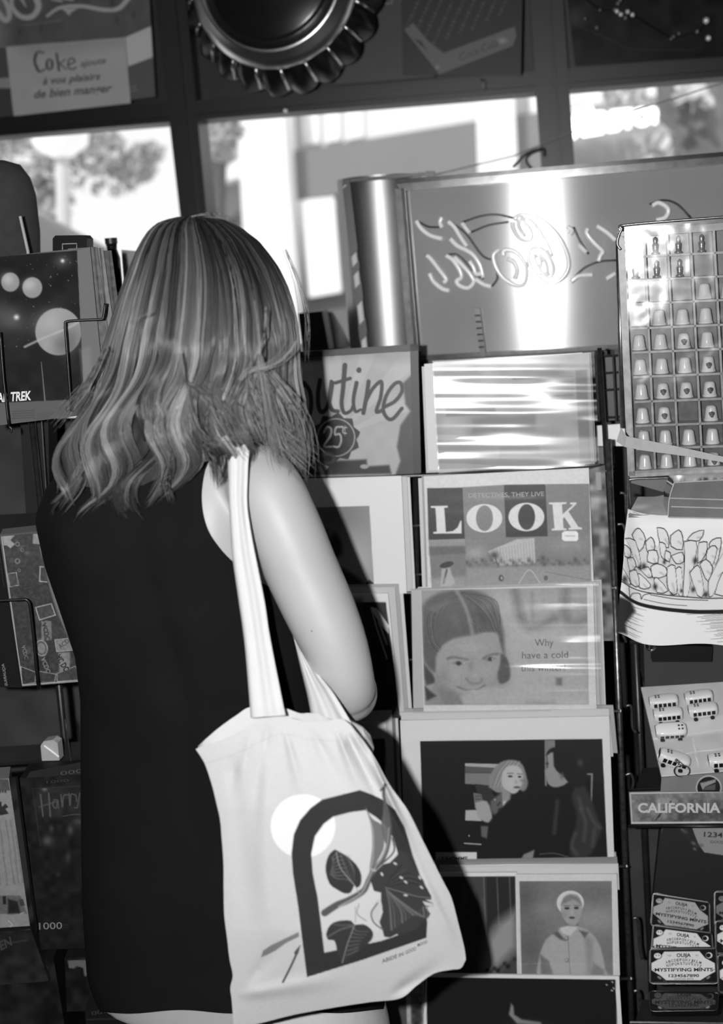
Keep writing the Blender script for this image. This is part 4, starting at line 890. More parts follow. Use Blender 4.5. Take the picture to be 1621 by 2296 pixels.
# ribbon tied across
V = []; FS = []
for i, (xt, yt, xb, yb, Y) in enumerate([(1392, 958, 1382, 990, 1.93), (1405, 978, 1400, 1002, 1.92), (1440, 985, 1440, 1010, 1.91), (1500, 997, 1500, 1018, 1.90), (1560, 1010, 1560, 1026, 1.89), (1640, 1028, 1640, 1040, 1.88), (1720, 1045, 1720, 1058, 1.88)]):
    V += [PY(xt, yt, Y), PY(xb, yb, Y), PY(xt, yt, Y+0.002), PY(xb, yb, Y+0.002)]
    if i: k = 4*i; FS += [(k-4, k-3, k+1, k), (k-2, k+2, k+3, k-1), (k-4, k, k+2, k-2), (k-3, k-1, k+3, k+1)]
o = mk('ribbon', V, FS, mat('grey_cotton_tape', 178, 0.9, bump=0.3, scale=80)); tag(o, 'pale grey cotton tape stretched across the bottom rows of thimbles', 'ribbon')
# poutine towel over a tray
TW = plane(1500, 1300, 1.90, yaw=4.5)
def tw_h(X, Y): return 0.018*np.exp(-((X-1395)/26.0)**2)*-1+0.004*np.sin((X-1400)/55.0)+0.035*np.clip((1190-Y)/60.0, 0, 1.0)**2*-1
def a_tow(A):
    A.V = 226+0*A.X; A.tr(1300, 950, 4.1745); K = 38
    A.poly([(300, 600), (1800, 600), (1800, 850), (900, 885), (640, 850), (470, 850), (440, 800)], 205, 0.5, 10)
    A.stroke([(500, 850), (600, 865), (740, 840), (820, 820)], 6, 110, 0.7)
    fries = [[(485, 1050), (520, 990), (565, 980), (620, 1080), (560, 1200)], [(720, 965), (790, 975), (832, 1050), (830, 1160), (745, 1110)], [(845, 1040), (925, 985), (965, 1050), (960, 1180), (850, 1145)], [(1000, 1085), (1055, 1020), (1165, 995), (1120, 1100)], [(1205, 1130), (1240, 1085), (1325, 1070), (1320, 1180), (1270, 1330)], [(610, 1100), (665, 1052), (700, 1100), (700, 1175), (630, 1200)],
     [(420, 1095), (520, 1095), (575, 1320), (530, 1345), (470, 1170)], [(640, 1180), (720, 1180), (735, 1300), (630, 1290)], [(740, 1100), (800, 1120), (820, 1280), (760, 1240)], [(975, 1095), (1090, 1095), (1085, 1250), (1010, 1610), (965, 1600), (975, 1300)], [(1110, 1110), (1195, 1105), (1180, 1230), (1100, 1310)], [(1190, 1180), (1240, 1140), (1290, 1170), (1240, 1340), (1180, 1280)], [(850, 1230), (960, 1195), (975, 1290), (900, 1310)],
     [(440, 1280), (500, 1260), (530, 1340), (470, 1400)], [(500, 1420), (560, 1400), (665, 1500), (640, 1540), (560, 1540)], [(660, 1330), (720, 1300), (810, 1340), (810, 1420), (680, 1440)], [(690, 1450), (720, 1430), (830, 1560), (720, 1580)], [(820, 1330), (890, 1320), (910, 1590), (840, 1570), (810, 1480)], [(895, 1350), (950, 1340), (965, 1600), (920, 1590)], [(1025, 1390), (1080, 1330), (1125, 1345), (1165, 1600), (1100, 1610)], [(1120, 1310), (1180, 1265), (1250, 1350), (1200, 1480), (1150, 1400)],
     [(1200, 1480), (1350, 1200), (1420, 1230), (1240, 1620), (1200, 1580)], [(1260, 1600), (1330, 1400), (1450, 1390), (1420, 1620)], [(390, 1360), (470, 1480), (470, 1530), (380, 1480)], [(1350, 1120), (1460, 1080), (1500, 1300), (1400, 1350)], [(1480, 1150), (1600, 1100), (1620, 1400), (1500, 1500)], [(460, 1400), (530, 1370), (560, 1520), (480, 1520)], [(560, 1360), (640, 1330), (680, 1420), (640, 1440)], [(800, 1180), (850, 1200), (840, 1290), (790, 1260)], [(410, 1150), (470, 1180), (480, 1260), (420, 1270)]]
    A.poly([(390, 1330), (470, 1180), (600, 1150), (900, 1120), (1300, 1160), (1700, 1150), (1700, 1640), (1250, 1640), (1000, 1620), (700, 1580), (390, 1500)], 205, 1, 3)
    for i, P in enumerate(fries):
        A.poly(P, K, 1, 1.4, 2); c = np.mean(P, 0); Q = [tuple(c+(np.array(p)-c)*(1-9.0/max(20, np.linalg.norm(np.array(p)-c)))) for p in P]; A.poly(Q, 214, 1, 1.2, 2)
        d = np.array(P[len(P)//2])-np.array(P[0]); A.stroke([tuple(c+d*0.05+[8, 20]), tuple(c+d*0.3+[8, 40])], 12, 120, 0.45, 5)
    for x, y, r in ((600, 1330, 26), (705, 1520, 26), (1080, 1280, 28), (950, 1560, 16), (790, 1290, 18), (1180, 1600, 28), (560, 1345, 22), (420, 1480, 30), (860, 1600, 20), (1060, 1550, 24)): A.blob(x, y, r, r*1.3, K, 0.9)
    # bowl rim, sauce drips and hatched bowl side
    A.poly([(380, 1500), (480, 1545), (700, 1580), (1000, 1615), (1250, 1635), (1700, 1630), (1700, 1760), (1250, 1755), (1000, 1745), (700, 1710), (480, 1660), (375, 1600)], 216, 1, 2)
    A.stroke([(380, 1500), (480, 1545), (700, 1585), (1000, 1618), (1250, 1638), (1700, 1630)], 9, K); A.stroke([(600, 1640), (800, 1680), (1000, 1700)], 5, 60); A.stroke([(660, 1595), (900, 1635), (1200, 1655)], 7, 60)
    A.stroke([(460, 1540), (470, 1640), (495, 1600), (560, 1590), (575, 1640), (600, 1600), (680, 1580)], 7, K)
    A.stroke([(370, 1600), (480, 1665), (700, 1715), (1000, 1752), (1250, 1765), (1700, 1760)], 30, K, w1=40)
    A.poly([(345, 1640), (480, 1680), (520, 1760), (430, 1900), (440, 2000), (330, 1990)], 50, 1, 8)
    for i in range(26):
        y = 1720+i*14; L = 520+110*math.sin(i*1.7)-i*2; A.stroke([(350, y-40), (L, y+10)], 6, 48, 0.9, 1.5, w1=1); A.stroke([(1000+150*abs(math.sin(i*1.3))+i*12, y+62), (1700, y+40)], 3, 60, 0.8, 1.5, w1=6)
    A.poly([(560, 1840), (620, 1800), (900, 1790), (1100, 1850), (1240, 1960), (1240, 2080), (620, 2020)], 226, 0.7, 20)
nu, nv = 190, 230
Wt = np.linspace(0, 1, nv+1); le = np.array([[1408, 1150], [1400, 1185], [1398, 1215], [1393, 1290], [1386, 1370], [1381, 1425]], float)
lx = np.interp(Wt, np.linspace(0, 1, 6), le[:, 0]); ly = np.interp(Wt, np.linspace(0, 1, 6), le[:, 1])
Ut = np.linspace(0, 1, nu+1); X = lx[:, None]*(1-Ut)+1730*Ut; bot = 1425+24*np.sin(np.clip(Ut/0.55, 0, 1)*math.pi/2)+6*np.sin(Ut*9); top_ = 1150+8*np.sin(Ut*6)
Yg = top_[None, :]*(1-Wt[:, None])+bot[None, :]*Wt[:, None]
A = Art(X, Yg, 226); a_tow(A); G = TW(X.ravel(), Yg.ravel())+TW.n*tw_h(X.ravel(), Yg.ravel())[:, None]
idx = np.arange((nu+1)*(nv+1)).reshape(nv+1, nu+1); q = np.stack([idx[:-1, :-1], idx[1:, :-1], idx[1:, 1:], idx[:-1, 1:]], -1).reshape(-1, 4)
ttw = thing('tea_towel', 'white tea towel printed with a bowl of poutine fries, folded over the right rack', 'towel', G[-nu//2])
n_ = len(G); mk('front_fold', np.vstack([G, G-TW.n*0.002]), np.vstack([q, q[:, ::-1]+n_]), M_CLOTH, ttw, True, col=np.tile(lin(A.V.ravel())*1.15, 2))
# crumpled top of the towel lying back over the tray
U_, W_ = np.meshgrid(np.linspace(0, 1, 60), np.linspace(0, 1, 24)); Xc = 1408+U_*320-W_*6+28*np.clip(W_, 0, 1)*(1-U_); Yc_ = 1156-W_*46*(0.75+0.5*vnoise(U_*100, W_*3, 14, 4)); Gd = PY(Xc.ravel(), Yc_.ravel(), (1.905+0.10*W_+0.012*vnoise(U_*300, W_*120, 40, 2)).ravel())
idx = np.arange(60*24).reshape(24, 60); q = np.stack([idx[:-1, :-1], idx[:-1, 1:], idx[1:, 1:], idx[1:, :-1]], -1).reshape(-1, 4)
mk('top_fold', np.vstack([Gd, Gd-[0, 0, 0.003]]), np.vstack([q, q[:, ::-1]+len(Gd)]), mat('towel_cotton', 205, 0.95, noise=0.04, bump=0.3, scale=60), ttw, True)
o = panel('metal_tray', [(1412, 1082), (1422, 1072), (1760, 1058), (1760, 1180)], flat(2.03), None, None, M_PRINT, 0.006, v=112); tag(o, 'grey tray with rounded rim below the thimble case', 'tray')
v, f = ptube([(1414, 1140), (1411, 1085), (1420, 1074), (1500, 1071), (1760, 1058)], flat(2.022), 3, smooth=5); mk('rim', v, f, M_STEEL, o, True)
t = thing('plastic_box', 'clear plastic lidded boxes lying on the towel under the thimble case', 'box', PY(1580, 1160, 1.93))
M_BOXP = mat('smoky_plastic', 120, 0.12, noise=0.2, scale=25, coat=0.6); M_EDGE = mat('bright_plastic_edge', 225, 0.15, 0.4, noise=0.1)
bq = [(1512, 1082), (1500, 1118), (1498, 1160), (1740, 1166), (1740, 1072)]
v, f = prism(bq, flat(1.90), 0.07); mk('box_body', v, f, M_BOXP, t)
for P in ([(1500, 1117), (1740, 1124)], [(1512, 1082), (1740, 1070)], [(1512, 1082), (1501, 1117), (1498, 1158)], [(1505, 1136), (1740, 1143)], [(1500, 1160), (1740, 1165)]): v, f = ptube(P, flat(1.895), 1.5, smooth=3 if len(P) > 2 else 0); mk('edge', v, f, M_EDGE, t)
# dark box under the towel, with a round ring
t = thing('box', 'dark box on the shelf under the poutine towel', 'box', PY(1560, 1530, 2.02)); v, f = prism([(1442, 1400), (1760, 1430), (1760, 1520), (1446, 1540)], flat(2.02), 0.12); mk('body', v, f, mat('dark_box_card', 54, 0.7), t)
v, f = prism([(1460, 1445), (1598, 1450), (1596, 1484), (1462, 1484)], flat(2.0), 0.02); mk('lid', v, f, M_BLACK, t)
v, f = ptube([(1447, 1440), (1450, 1453), (1460, 1458), (1468, 1452), (1470, 1442)], flat(1.99), 2.5, smooth=5); mk('ring', v, f, M_CHROME, t, True)
# tray of toy camper vans
BP = plane(1550, 1760, 1.90, tilt=48, yaw=4.5)
t = thing('display_tray', 'white display tray holding toy camper vans, round badge on its front', 'tray', foot([(1440, 1540), (1620, 1524), (1660, 1730), (1484, 1744)], BP))
panel('tray_floor', [(1437, 1541), (1680, 1517), (1760, 1720), (1484, 1745)], BP, lambda A: (A.tr(1350, 1450, 5.103), A.noise(20, 8, 3), A.stroke([(560, 1060), (960, 1010), (1500, 930)], 14, 226), A.stroke([(960, 1220), (1500, 1150)], 10, 226), A.stroke([(1040, 1060), (1100, 1380)], 9, 225), A.stroke([(690, 1490), (1383, 1440), (1700, 1410)], 16, 235), A.poly([(960, 860), (1500, 760), (1500, 960), (960, 1030)], 214, 0.7, 8)), t, M_PRINT, 0.012, v=190, step=2.5)
def a_bdg(A):
    A.V = 128+0*A.X; A.tr(1350, 1450, 5.103); A.noise(20, 6, 2); A.ell(1220, 1612, 146, 140, 190); A.ell(1220, 1614, 132, 126, 34)
    A.poly([(1120, 1560), (1300, 1512), (1300, 1550), (1180, 1600), (1150, 1640)], 150); A.text('CAMPER', (1150, 1562), (1290, 1524), 26, 40, 0.2)
    A.poly([(1150, 1640), (1190, 1600), (1300, 1570), (1290, 1640)], 90)
panel('tray_front', [(1483, 1744), (1760, 1722), (1760, 1775), (1481, 1775)], plane(1550, 1760, 1.897, yaw=4.5), a_bdg, t, M_PRINT, 0.004, v=128, step=1.5)
M_VAN = mat('white_van_enamel', 236, 0.2, noise=0.01)
def van(cx_, cy_, lpx, rot, label, roof=False, up=0.014):
    c = BP(np.array([cx_]), np.array([cy_]))[0]; L = lpx*np.linalg.norm(c-CAM)/F
    ex = np.array([math.cos(math.radians(rot)), 0, math.sin(math.radians(rot))]); n = np.array([0, -math.cos(0.85 if roof else 1.22), math.sin(0.85 if roof else 1.22)]); ey = np.cross(n, ex); ey /= np.linalg.norm(ey); n = np.cross(ex, ey)
    t = thing('toy_van', label, 'toy van', c, 'toy camper vans in the tray')
    W2, H = L*0.25, L*0.42; V = []; FS = []; n_s = 14; n_r = 16
    for i in range(n_s+1):
        u = -1+2*i/n_s; k = (1-abs(u)**6)**0.35 if abs(u) < 1 else 0.0; k = max(k, 0.55 if abs(u) == 1 else k)
        for j in range(n_r):
            a = 2*math.pi*j/n_r; ca, sa = math.cos(a), math.sin(a); e = 0.45
            V.append(c+ex*u*L/2+ey*W2*k*np.sign(ca)*abs(ca)**e+n*(H*0.5+H*0.5*(0.5+0.5*k)*np.sign(sa)*abs(sa)**e))
    for i in range(n_s):
        for j in range(n_r):
            k2 = (j+1) % n_r; FS.append((i*n_r+j, i*n_r+k2, (i+1)*n_r+k2, (i+1)*n_r+j))
    FS += [tuple(range(n_r)), tuple(n_s*n_r+j for j in range(n_r))][::1]
    mk('body', V, FS, M_VAN, t, True)
    def decal(name, u0, u1, face, a0, a1, m=M_BLACK):
        P = []
        for u, a in ((u0, a0), (u1, a0), (u1, a1), (u0, a1)):
            if face == 'side': P.append(c+ex*u*L/2-ey*(W2+0.0003)+n*H*a)
            elif face == 'roof': P.append(c+ex*u*L/2+ey*W2*a+n*(H+0.0003))
            else: P.append(c-ex*(L/2+0.0003)+ey*W2*u+n*H*a)
        off = -ey if face == 'side' else (n if face == 'roof' else -ex)
        v, f = box_pts([p+off*0.0004 for p in P], P); mk(name, v, f, m, t)
    for k in range(5): decal('side_window', -0.74+k*0.32, -0.50+k*0.32, 'side', 0.42, 0.80)
    decal('windscreen', -0.7, 0.7, 'front', 0.5, 0.85)
    for k in range(4):
        s = (0.45 if roof else -0.6); decal('roof_window', s+(k % 2)*0.22, s+0.13+(k % 2)*0.22, 'roof', -0.1+(k//2)*0.35 if not roof else -0.35+(k//2)*0.5, 0.12+(k//2)*0.35 if not roof else -0.1+(k//2)*0.5, mat('roof_hatch', 60, 0.5))
    for s in (-0.6, 0.55):
        v, f = lathe([(L*0.075, -0.002), (L*0.075, 0.002)], 14, c+ex*s*L/2-ey*W2*0.97+n*H*0.1, tuple(ey)); mk('wheel', v, f, M_BLACK, t)
    return t
van(1489, 1583, 60, 5, 'white toy camper van, leftmost at the back of the tray'); van(1568, 1573, 58, 7, 'white toy camper van, back right in the tray'); van(1499, 1612, 60, 5, 'white toy camper van in the middle of the left stack')
van(1577, 1602, 60, 6, 'white toy camper van in front at right of the tray'); van(1504, 1645, 64, 3, 'white toy camper van at the front of the left stack, roof showing', True)
t1 = van(1506, 1712, 66, -20, 'toppled white toy camper van with a key ring chain'); c = BP(np.array([1512.]), np.array([1712.]))[0]+np.array([0, -0.03, 0.018])
v, f = merge([ellipsoid(c+np.array([0.002*i, 0, -0.002*i]), (0.0028,)*3, 8, 6) for i in range(5)]); mk('chain', v, f, M_CHROME, t1, True)
th_ = np.linspace(0, 2*math.pi, 30); v, f = tube([c+np.array([0.008+0.012*math.cos(a), 0.0, -0.018+0.010*math.sin(a)]) for a in th_], 0.0009, 6); mk('key_ring', v, f, M_CHROME, t1, True)
van(1625, 1716, 66, 4, 'white toy camper van cut by the right picture edge')
# licence plate style shelf strip
def a_cal(A):
    A.V = 118+0*A.X; A.noise(40, 26, 6); A.noise(12, 22, 3); A.noise(5, 12, 8)
    A.stroke([(1413, 1779), (1760, 1772)], 3, 205, 1, sm=0); A.stroke([(1413, 1779), (1417, 1845)], 3, 190, sm=0); A.stroke([(1417, 1845), (1760, 1843)], 4, 205, sm=0)
    A.stroke([(1470, 1839), (1483, 1822), (1505, 1796)], 2, 40, sm=0); A.ell(1478, 1829, 5, 2, 50, rot=-55)
    A.text('CALIFORNIA', (1430, 1821), (1615, 1821), 21, 205, 0, 0.035)
o = panel('shelf_sign', [(1410, 1776), (1760, 1769), (1762, 1845), (1415, 1848)], plane(1500, 1800, 1.93, yaw=4.5), a_cal, None, M_GLOSSY, 0.006, v=118, step=1.3); tag(o, 'weathered metal strip reading CALIFORNIA on the right rack', 'sign')
v, f = merge([ptube([(1408, 1772), (1760, 1764)], plane(1500, 1800, 1.925, yaw=4.5), 3), ptube([(1408, 1853), (1760, 1852)], plane(1500, 1800, 1.925, yaw=4.5), 3)]); mk('edge', v, f, M_BLACK, o, True)
# board behind the tins
def a_bd(A):
    A.V = 27+0*A.X; A.tr(1350, 1800, 4.627); A.stroke([(625, 250), (545, 660)], 7, 150, 0.8)
    A.poly([(930, 245), (1500, 235), (1500, 580), (1060, 515), (1000, 430), (960, 330)], 142); A.text('12345', (1055, 350), (1300, 362), 52, 34, 0, 0.02); A.text('GOOD', (1120, 415), (1270, 425), 28, 40)
    for x, y, r, vv in ((860, 300, 40, 80), (900, 360, 34, 40), (950, 420, 34, 110), (990, 450, 26, 50), (1030, 440, 26, 90), (960, 480, 24, 120), (830, 280, 18, 110)): A.blob(x, y, r, r*0.6, vv, 0.9, 30)
panel('mint_display', [(1485, 1850), (1760, 1850), (1760, 2130), (1458, 2130)], plane(1550, 1900, 1.98, tilt=10, yaw=4.5), a_bd, None, M_PRINT, 0.004, v=27, step=1.8)
tag(bpy.data.objects['mint_display'], 'black backing board with talking board print behind the tins', 'board')
# tins
def warp(quad):
    TL, TR, BR, BL = [np.array(q, float) for q in quad]
    def f(p): # p in 0..100 x 0..60
        u = p[0]/100.0; w_ = p[1]/60.0; return tuple((1-u)*((1-w_)*TL+w_*BL)+u*((1-w_)*TR+w_*BR))
    return f
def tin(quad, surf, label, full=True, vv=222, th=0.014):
    """quad is the whole lid in picture units"""
    g = warp(quad); t = thing('mint_tin', label, 'tin', foot(quad, surf), 'black tins of mints')
    rim = []
    for cx_, cy_, a0 in ((93, 7, -90), (93, 53, 0), (7, 53, 90), (7, 7, 180)):
        for k in range(6): a = math.radians(a0+k*18); rim.append(g((cx_+7*math.cos(a), cy_+7*math.sin(a))))
    v, f = prism(rim, surf, th); mk('tin_body', v, f, mat('black_tin', 20, 0.25, 0.0, coat=0.3), t)
    v, f = ptube(rim+[rim[0]], surf, 1.0, 0.0005, 6); mk('lid_rim', v, f, mat('tin_rim', 120, 0.25, 0.9), t, True)
    def pt(A):
        A.V = 24+0*A.X; A.clip = None
        def P(L): return [g(p) for p in L]
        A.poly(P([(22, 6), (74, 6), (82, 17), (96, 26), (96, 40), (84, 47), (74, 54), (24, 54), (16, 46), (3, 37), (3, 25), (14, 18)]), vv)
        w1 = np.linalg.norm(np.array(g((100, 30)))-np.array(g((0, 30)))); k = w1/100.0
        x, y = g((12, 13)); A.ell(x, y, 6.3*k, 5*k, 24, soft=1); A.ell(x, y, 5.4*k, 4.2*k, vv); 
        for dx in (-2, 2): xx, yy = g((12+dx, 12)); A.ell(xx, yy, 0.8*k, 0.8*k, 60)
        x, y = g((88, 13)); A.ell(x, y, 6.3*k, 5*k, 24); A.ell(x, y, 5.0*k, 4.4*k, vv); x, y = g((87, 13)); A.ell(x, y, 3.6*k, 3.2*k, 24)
        for sx in (0, 1):
            for i in range(12):
                x, y = g(((6+(i*7) % 20) if not sx else 94-(i*7) % 20, 43+(i*5) % 14)); A.blob(x, y, 2*k, 1.5*k, (20, 150, 60)[i % 3], 0.9)
        A.text('OULJA'.replace('L', 'I'), g((40, 15)), g((61, 15)), 5.2*k, 40, 0, 0.03)
        A.text('YES', g((26, 14)), g((32, 14)), 2.6*k, 110); A.text('NO', g((68, 14)), g((72, 14)), 2.6*k, 110)
        for body, r, yb, x0, x1 in (('ABCDEFGHIJKLM', 0, 26, 24, 76), ('NOPQRSTUVWXYZ', 0, 32, 25, 76)):
            for i, ch in enumerate(body):
                x = x0+(x1-x0)*(i+0.5)/13; dy = ((x-50)/26)**2*5; wq = 3.0 if ch not in 'I' else 0.9
                A.text(ch, g((x-wq/2, yb-4+dy-(x-50)*0.0)), g((x+wq/2, yb-4+dy+(x-50)*0.045)), 4.0*k, 60, 0, 0.02)
        A.text('·MYSTIFYING MINTS·', g((5, 39)), g((95, 39)), 5.0*k, 44, 0, 0.03); A.text('1234567890', g((28, 48.5)), g((72, 48.5)), 4.3*k, 50, 0, 0.03); A.text('GOOD BYE', g((36, 53)), g((64, 53)), 2.8*k, 80)
    panel('lid', [g((2, 3)), g((98, 3)), g((98, 57)), g((2, 57))], shifted(surf, -0.0008), pt, t, M_MATTE, 0.0006, step=0.9, v=24)
    return t
TT = plane(1530, 2180, 1.88, tilt=25, yaw=4.5)
tin([(1456, 2126), (1607, 2124), (1611, 2206), (1456, 2206)], TT, 'black tin of mystifying mints with talking board lid, frontmost and lowest upright one')
tin([(1464, 2074), (1598, 2092), (1604, 2168), (1458, 2152)], shifted(TT, 0.018), 'black tin of mystifying mints, middle of the left stack, half covered')
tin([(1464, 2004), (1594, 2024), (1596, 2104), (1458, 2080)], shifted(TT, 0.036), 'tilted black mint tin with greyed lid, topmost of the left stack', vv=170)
tin([(1605, 2066), (1755, 2066), (1760, 2150), (1605, 2142)], shifted(TT, 0.022), 'black mint tin cut by the right picture edge, second of its stack')
tin([(1608, 2140), (1760, 2140), (1765, 2230), (1610, 2226)], TT, 'black mint tin cut by the right picture edge, lowest of its stack')
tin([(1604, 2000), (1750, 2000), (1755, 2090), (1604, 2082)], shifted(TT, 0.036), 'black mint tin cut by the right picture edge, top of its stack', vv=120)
tin([(1456, 2222), (1612, 2226), (1608, 2266), (1458, 2268)], plane(1530, 2240, 1.86, tilt=60, yaw=4.5), 'black mint tin with shade painted on its lid at the foot of the left stack', vv=80)  # lid print dimmed so its colour carries the shade
v, f = prism([(1408, 1860), (1478, 1850), (1452, 2100), (1456, 2300), (1432, 2300)], flat(2.12), 0.01); mk('side_panel', v, f, mat('mottled_side_panel', 62, 0.7, noise=0.3, scale=14), rr)  # mottled dark grey panel
v, f = prism([(1424, 1500), (1760, 1500), (1760, 2420), (1440, 2420)], flat(2.16), 0.01); mk('back_panel', v, f, mat('dark_panel', 40, 0.7, noise=0.3, scale=14), rr)
# ================================================================== left rack: calendar, puzzles, boxes
CP = plane(100, 750, 1.78, tilt=3, yaw=-14)
t = thing('calendar', 'dark starry wall calendar lettered STAR TREK in a wire holder at left', 'calendar', foot([(-70, 585), (204, 554), (240, 925), (-30, 955)], CP))
def a_st2(A):
    A.V = 104+0*A.X; A.tr(0, 500, 3.242)
    A.poly([(-300, 262), (560, 200), (610, 1230), (520, 1290), (-300, 1330)], 33); A.clip = A.mask([(-300, 262), (560, 200), (610, 1230), (520, 1290), (-300, 1330)])
    A.blob(455, 275, 70, 60, 80, 0.8); A.blob(455, 275, 16, 16, 220)
    for i in range(60): A.ell(rng.uniform(0, 560), rng.uniform(240, 900), 1.5+i % 3, 1.5+i % 3, 90+(i*37) % 80)
    # generic pale nebula shapes in place of the cover picture
    A.blob(60, 700, 230, 130, 84, 0.9, 20); A.ell(425, 790, 168, 172, 150, 1, 3); A.blob(380, 730, 120, 110, 182, 0.7); A.blob(500, 880, 120, 130, 84, 0.6); A.stroke([(180, 900), (330, 830), (500, 760), (600, 700)], 16, 176, 0.8, 4); A.ell(75, 430, 66, 70, 140, 1, 3); A.blob(55, 410, 50, 50, 190, 0.7); A.ell(235, 470, 72, 76, 146, 1, 3); A.blob(215, 445, 55, 50, 196, 0.6); A.poly([(300, 1010), (330, 1300), (325, 1300)], 190, 0.9, 3); A.blob(120, 685, 22, 22, 230, 0.9); A.noise(26, 8, 3)
    A.clip = None
    A.poly([(560, 200), (650, 180), (760, 1240), (610, 1230)], 112); A.poly([(580, 920), (650, 900), (700, 1240), (608, 1230)], 128, 0.7, 10)
    A.poly([(-300, 1320), (505, 1285), (430, 1428), (-300, 1500)], 92)
    for i in range(4): A.stroke([(90, 1370+i*17), (240, 1362+i*17)], 5, 66, 0.8); A.stroke([(265, 1385+i*14), (390-i*12, 1379+i*14)], 4, 70, 0.7)
    A.stroke([(248, 1350), (248, 1425)], 2, 66)
    A.text('STAR TREK', (-84, 1306), (226, 1285), 66, 226, 0.12, 0.03)
panel('cover', [(-70, 583), (202, 554), (238, 925), (-30, 957)], CP, a_st2, t, M_MATTE, 0.008, step=1.6, v=104, k=1.0)
for i, (q, vv, yw) in enumerate((([(150, 556), (216, 552), (262, 900), (200, 905)], 105, 0.012), ([(160, 556), (228, 553), (274, 890), (210, 900)], 128, 0.02), ([(190, 560), (246, 558), (286, 860), (220, 880)], 92, 0.03))):
    o = panel('calendar', q, shifted(CP, yw), lambda A, x=q[1][0]: (A.stroke([(x-8, 540), (x+8, 700)], 3, 70), A.noise(8, 12, 3)), None, M_MATTE, 0.004, v=vv); tag(o, 'bagged calendar filed %s behind the starry calendar' % ('first', 'second', 'third')[i], 'calendar')
q = [(150, 700), (226, 695), (262, 900), (190, 905)]; o = panel('calendar', q, shifted(CP, 0.014), lambda A: A.noise(10, 25, 5), None, M_MATTE, 0.004, v=105); tag(o, 'lower edge of a bagged calendar between the starry calendar and her hair', 'calendar')
t = thing('wire_holder', 'thin black wire holder in front of the starry calendar', 'holder', PY(85, 955, 1.74)); 
for P in ([(0, 745), (8, 850), (20, 956)], [(236, 680), (231, 712), (222, 716), (154, 720), (146, 730), (148, 760), (160, 922)], [(20, 956), (26, 962), (24, 970)]): v, f = ptube(P, plane(100, 750, 1.745, yaw=-14), 2.8, smooth=6); mk('wire', v, f, M_BLACK, t, True)
# things standing on top at left: black clip, dark felt hat block
v, f = prism([(118, 535), (124, 528), (188, 527), (195, 535), (195, 604), (118, 607)], flat(1.95), 0.03); t = mk('box', v, f, M_BLACK); tag(t, 'small black box with outlined square above the starry calendar', 'box')
v, f = merge([ptube(P, flat(1.948), 1.1) for P in ([(140, 560), (140, 547), (172, 546), (172, 560)],)]); mk('outline', v, f, mat('pale_ink', 170, 0.6), t)
c = PY(-2, 470, 2.1); t = thing('hat_block', 'big dark rounded felt hat block standing at the left edge', 'hat', c-[0, 0, 0.1])
v, f = lathe([(0.002, -0.14), (0.05, -0.14), (0.058, -0.10), (0.064, -0.04), (0.064, 0.02), (0.058, 0.05), (0.044, 0.072), (0.02, 0.080), (0.002, 0.081)], 32, (0, 0, 0), cap=False); v = v+c; v[:, 2] = np.maximum(v[:, 2], zt); mk('crown', v, f, mat('dark_felt', 62, 0.95, noise=0.15, bump=0.4, scale=60), t, True)
v, f = tube([PY(45, 485, 1.98), PY(62, 562, 1.98), PY(62, 562, 1.98)*[1, 1, 0]+[0.001, 0, zt]], 0.0025, 6); o = mk('stick', v, f, mat('pale_stick', 180, 0.5)); tag(o, 'thin pale stick standing before the dark hat', 'stick')
# dark glass jar right of the calendars
t = thing('jar', 'dark glossy jar between calendars and her hair', 'jar', PY(262, 660, 2.2)); v, f = lathe([(0.012, 0), (0.013, 0.06), (0.009, 0.075), (0.01, 0.085)], 16, PY(261, 655, 2.2)); mk('glass', v, f, mat('dark_glass', 24, 0.08), t, True); v, f = lathe([(0.011, 0), (0.011, 0.01)], 16, PY(261, 655, 2.2)+[0, 0, 0.085]); mk('lid', v, f, M_DKSTEEL, t)
o = panel('card', [(272, 560), (330, 565), (330, 640), (278, 640)], flat(2.26), None, None, M_PRINT, 0.004, v=150); tag(o, 'grey card behind the dark jar', 'card')
# left shelving
ls = thing('shelf_unit', 'dark shelving unit at left holding calendar and puzzle boxes', 'shelf', PY(40, 2600, 1.95)*[1, 1, 0])
vpost((70, 930), (210, 2296), 1.95, 0.006, M_DKSTEEL, 'post', ls)
v, f = prism([(45, 945), (108, 940), (112, 1180), (60, 1180)], flat(1.98), 0.04); mk('upright', v, f, M_DARK, ls)
v, f = ptube([(93, 945), (108, 1175)], flat(1.935), 1.3); mk('chrome_edge', v, f, M_STEEL, ls)
v, f = tube([PY(146, 1612, 1.9), PY(170, 1780, 1.9)], 0.0012, 6); mk('chrome_edge', v, f, M_STEEL, ls)
for y, Y, q in ((1180, 1.86, 0), (1700, 1.9, 0), (2240, 1.85, 0)):
    v, f = prism([(-400, y+40), (420, y-20), (380, y-50), (-400, y)], plane(100, y, Y, tilt=60, yaw=-10), 0.008); mk('shelf', v, f, mat('dark_shelf_board', 46, 0.3, noise=0.2), ls)
v, f = prism([(-500, 960), (400, 930), (500, 2500), (-400, 2500)], flat(2.3), 0.01); mk('back_panel', v, f, mat('mottled_backing', 66, 0.8, noise=0.45, scale=9), ls)
v, f = abox((-1.35, 1.95, zt-0.02), (-0.52, 2.34, zt)); mk('top_board', v, f, M_DARK, ls)
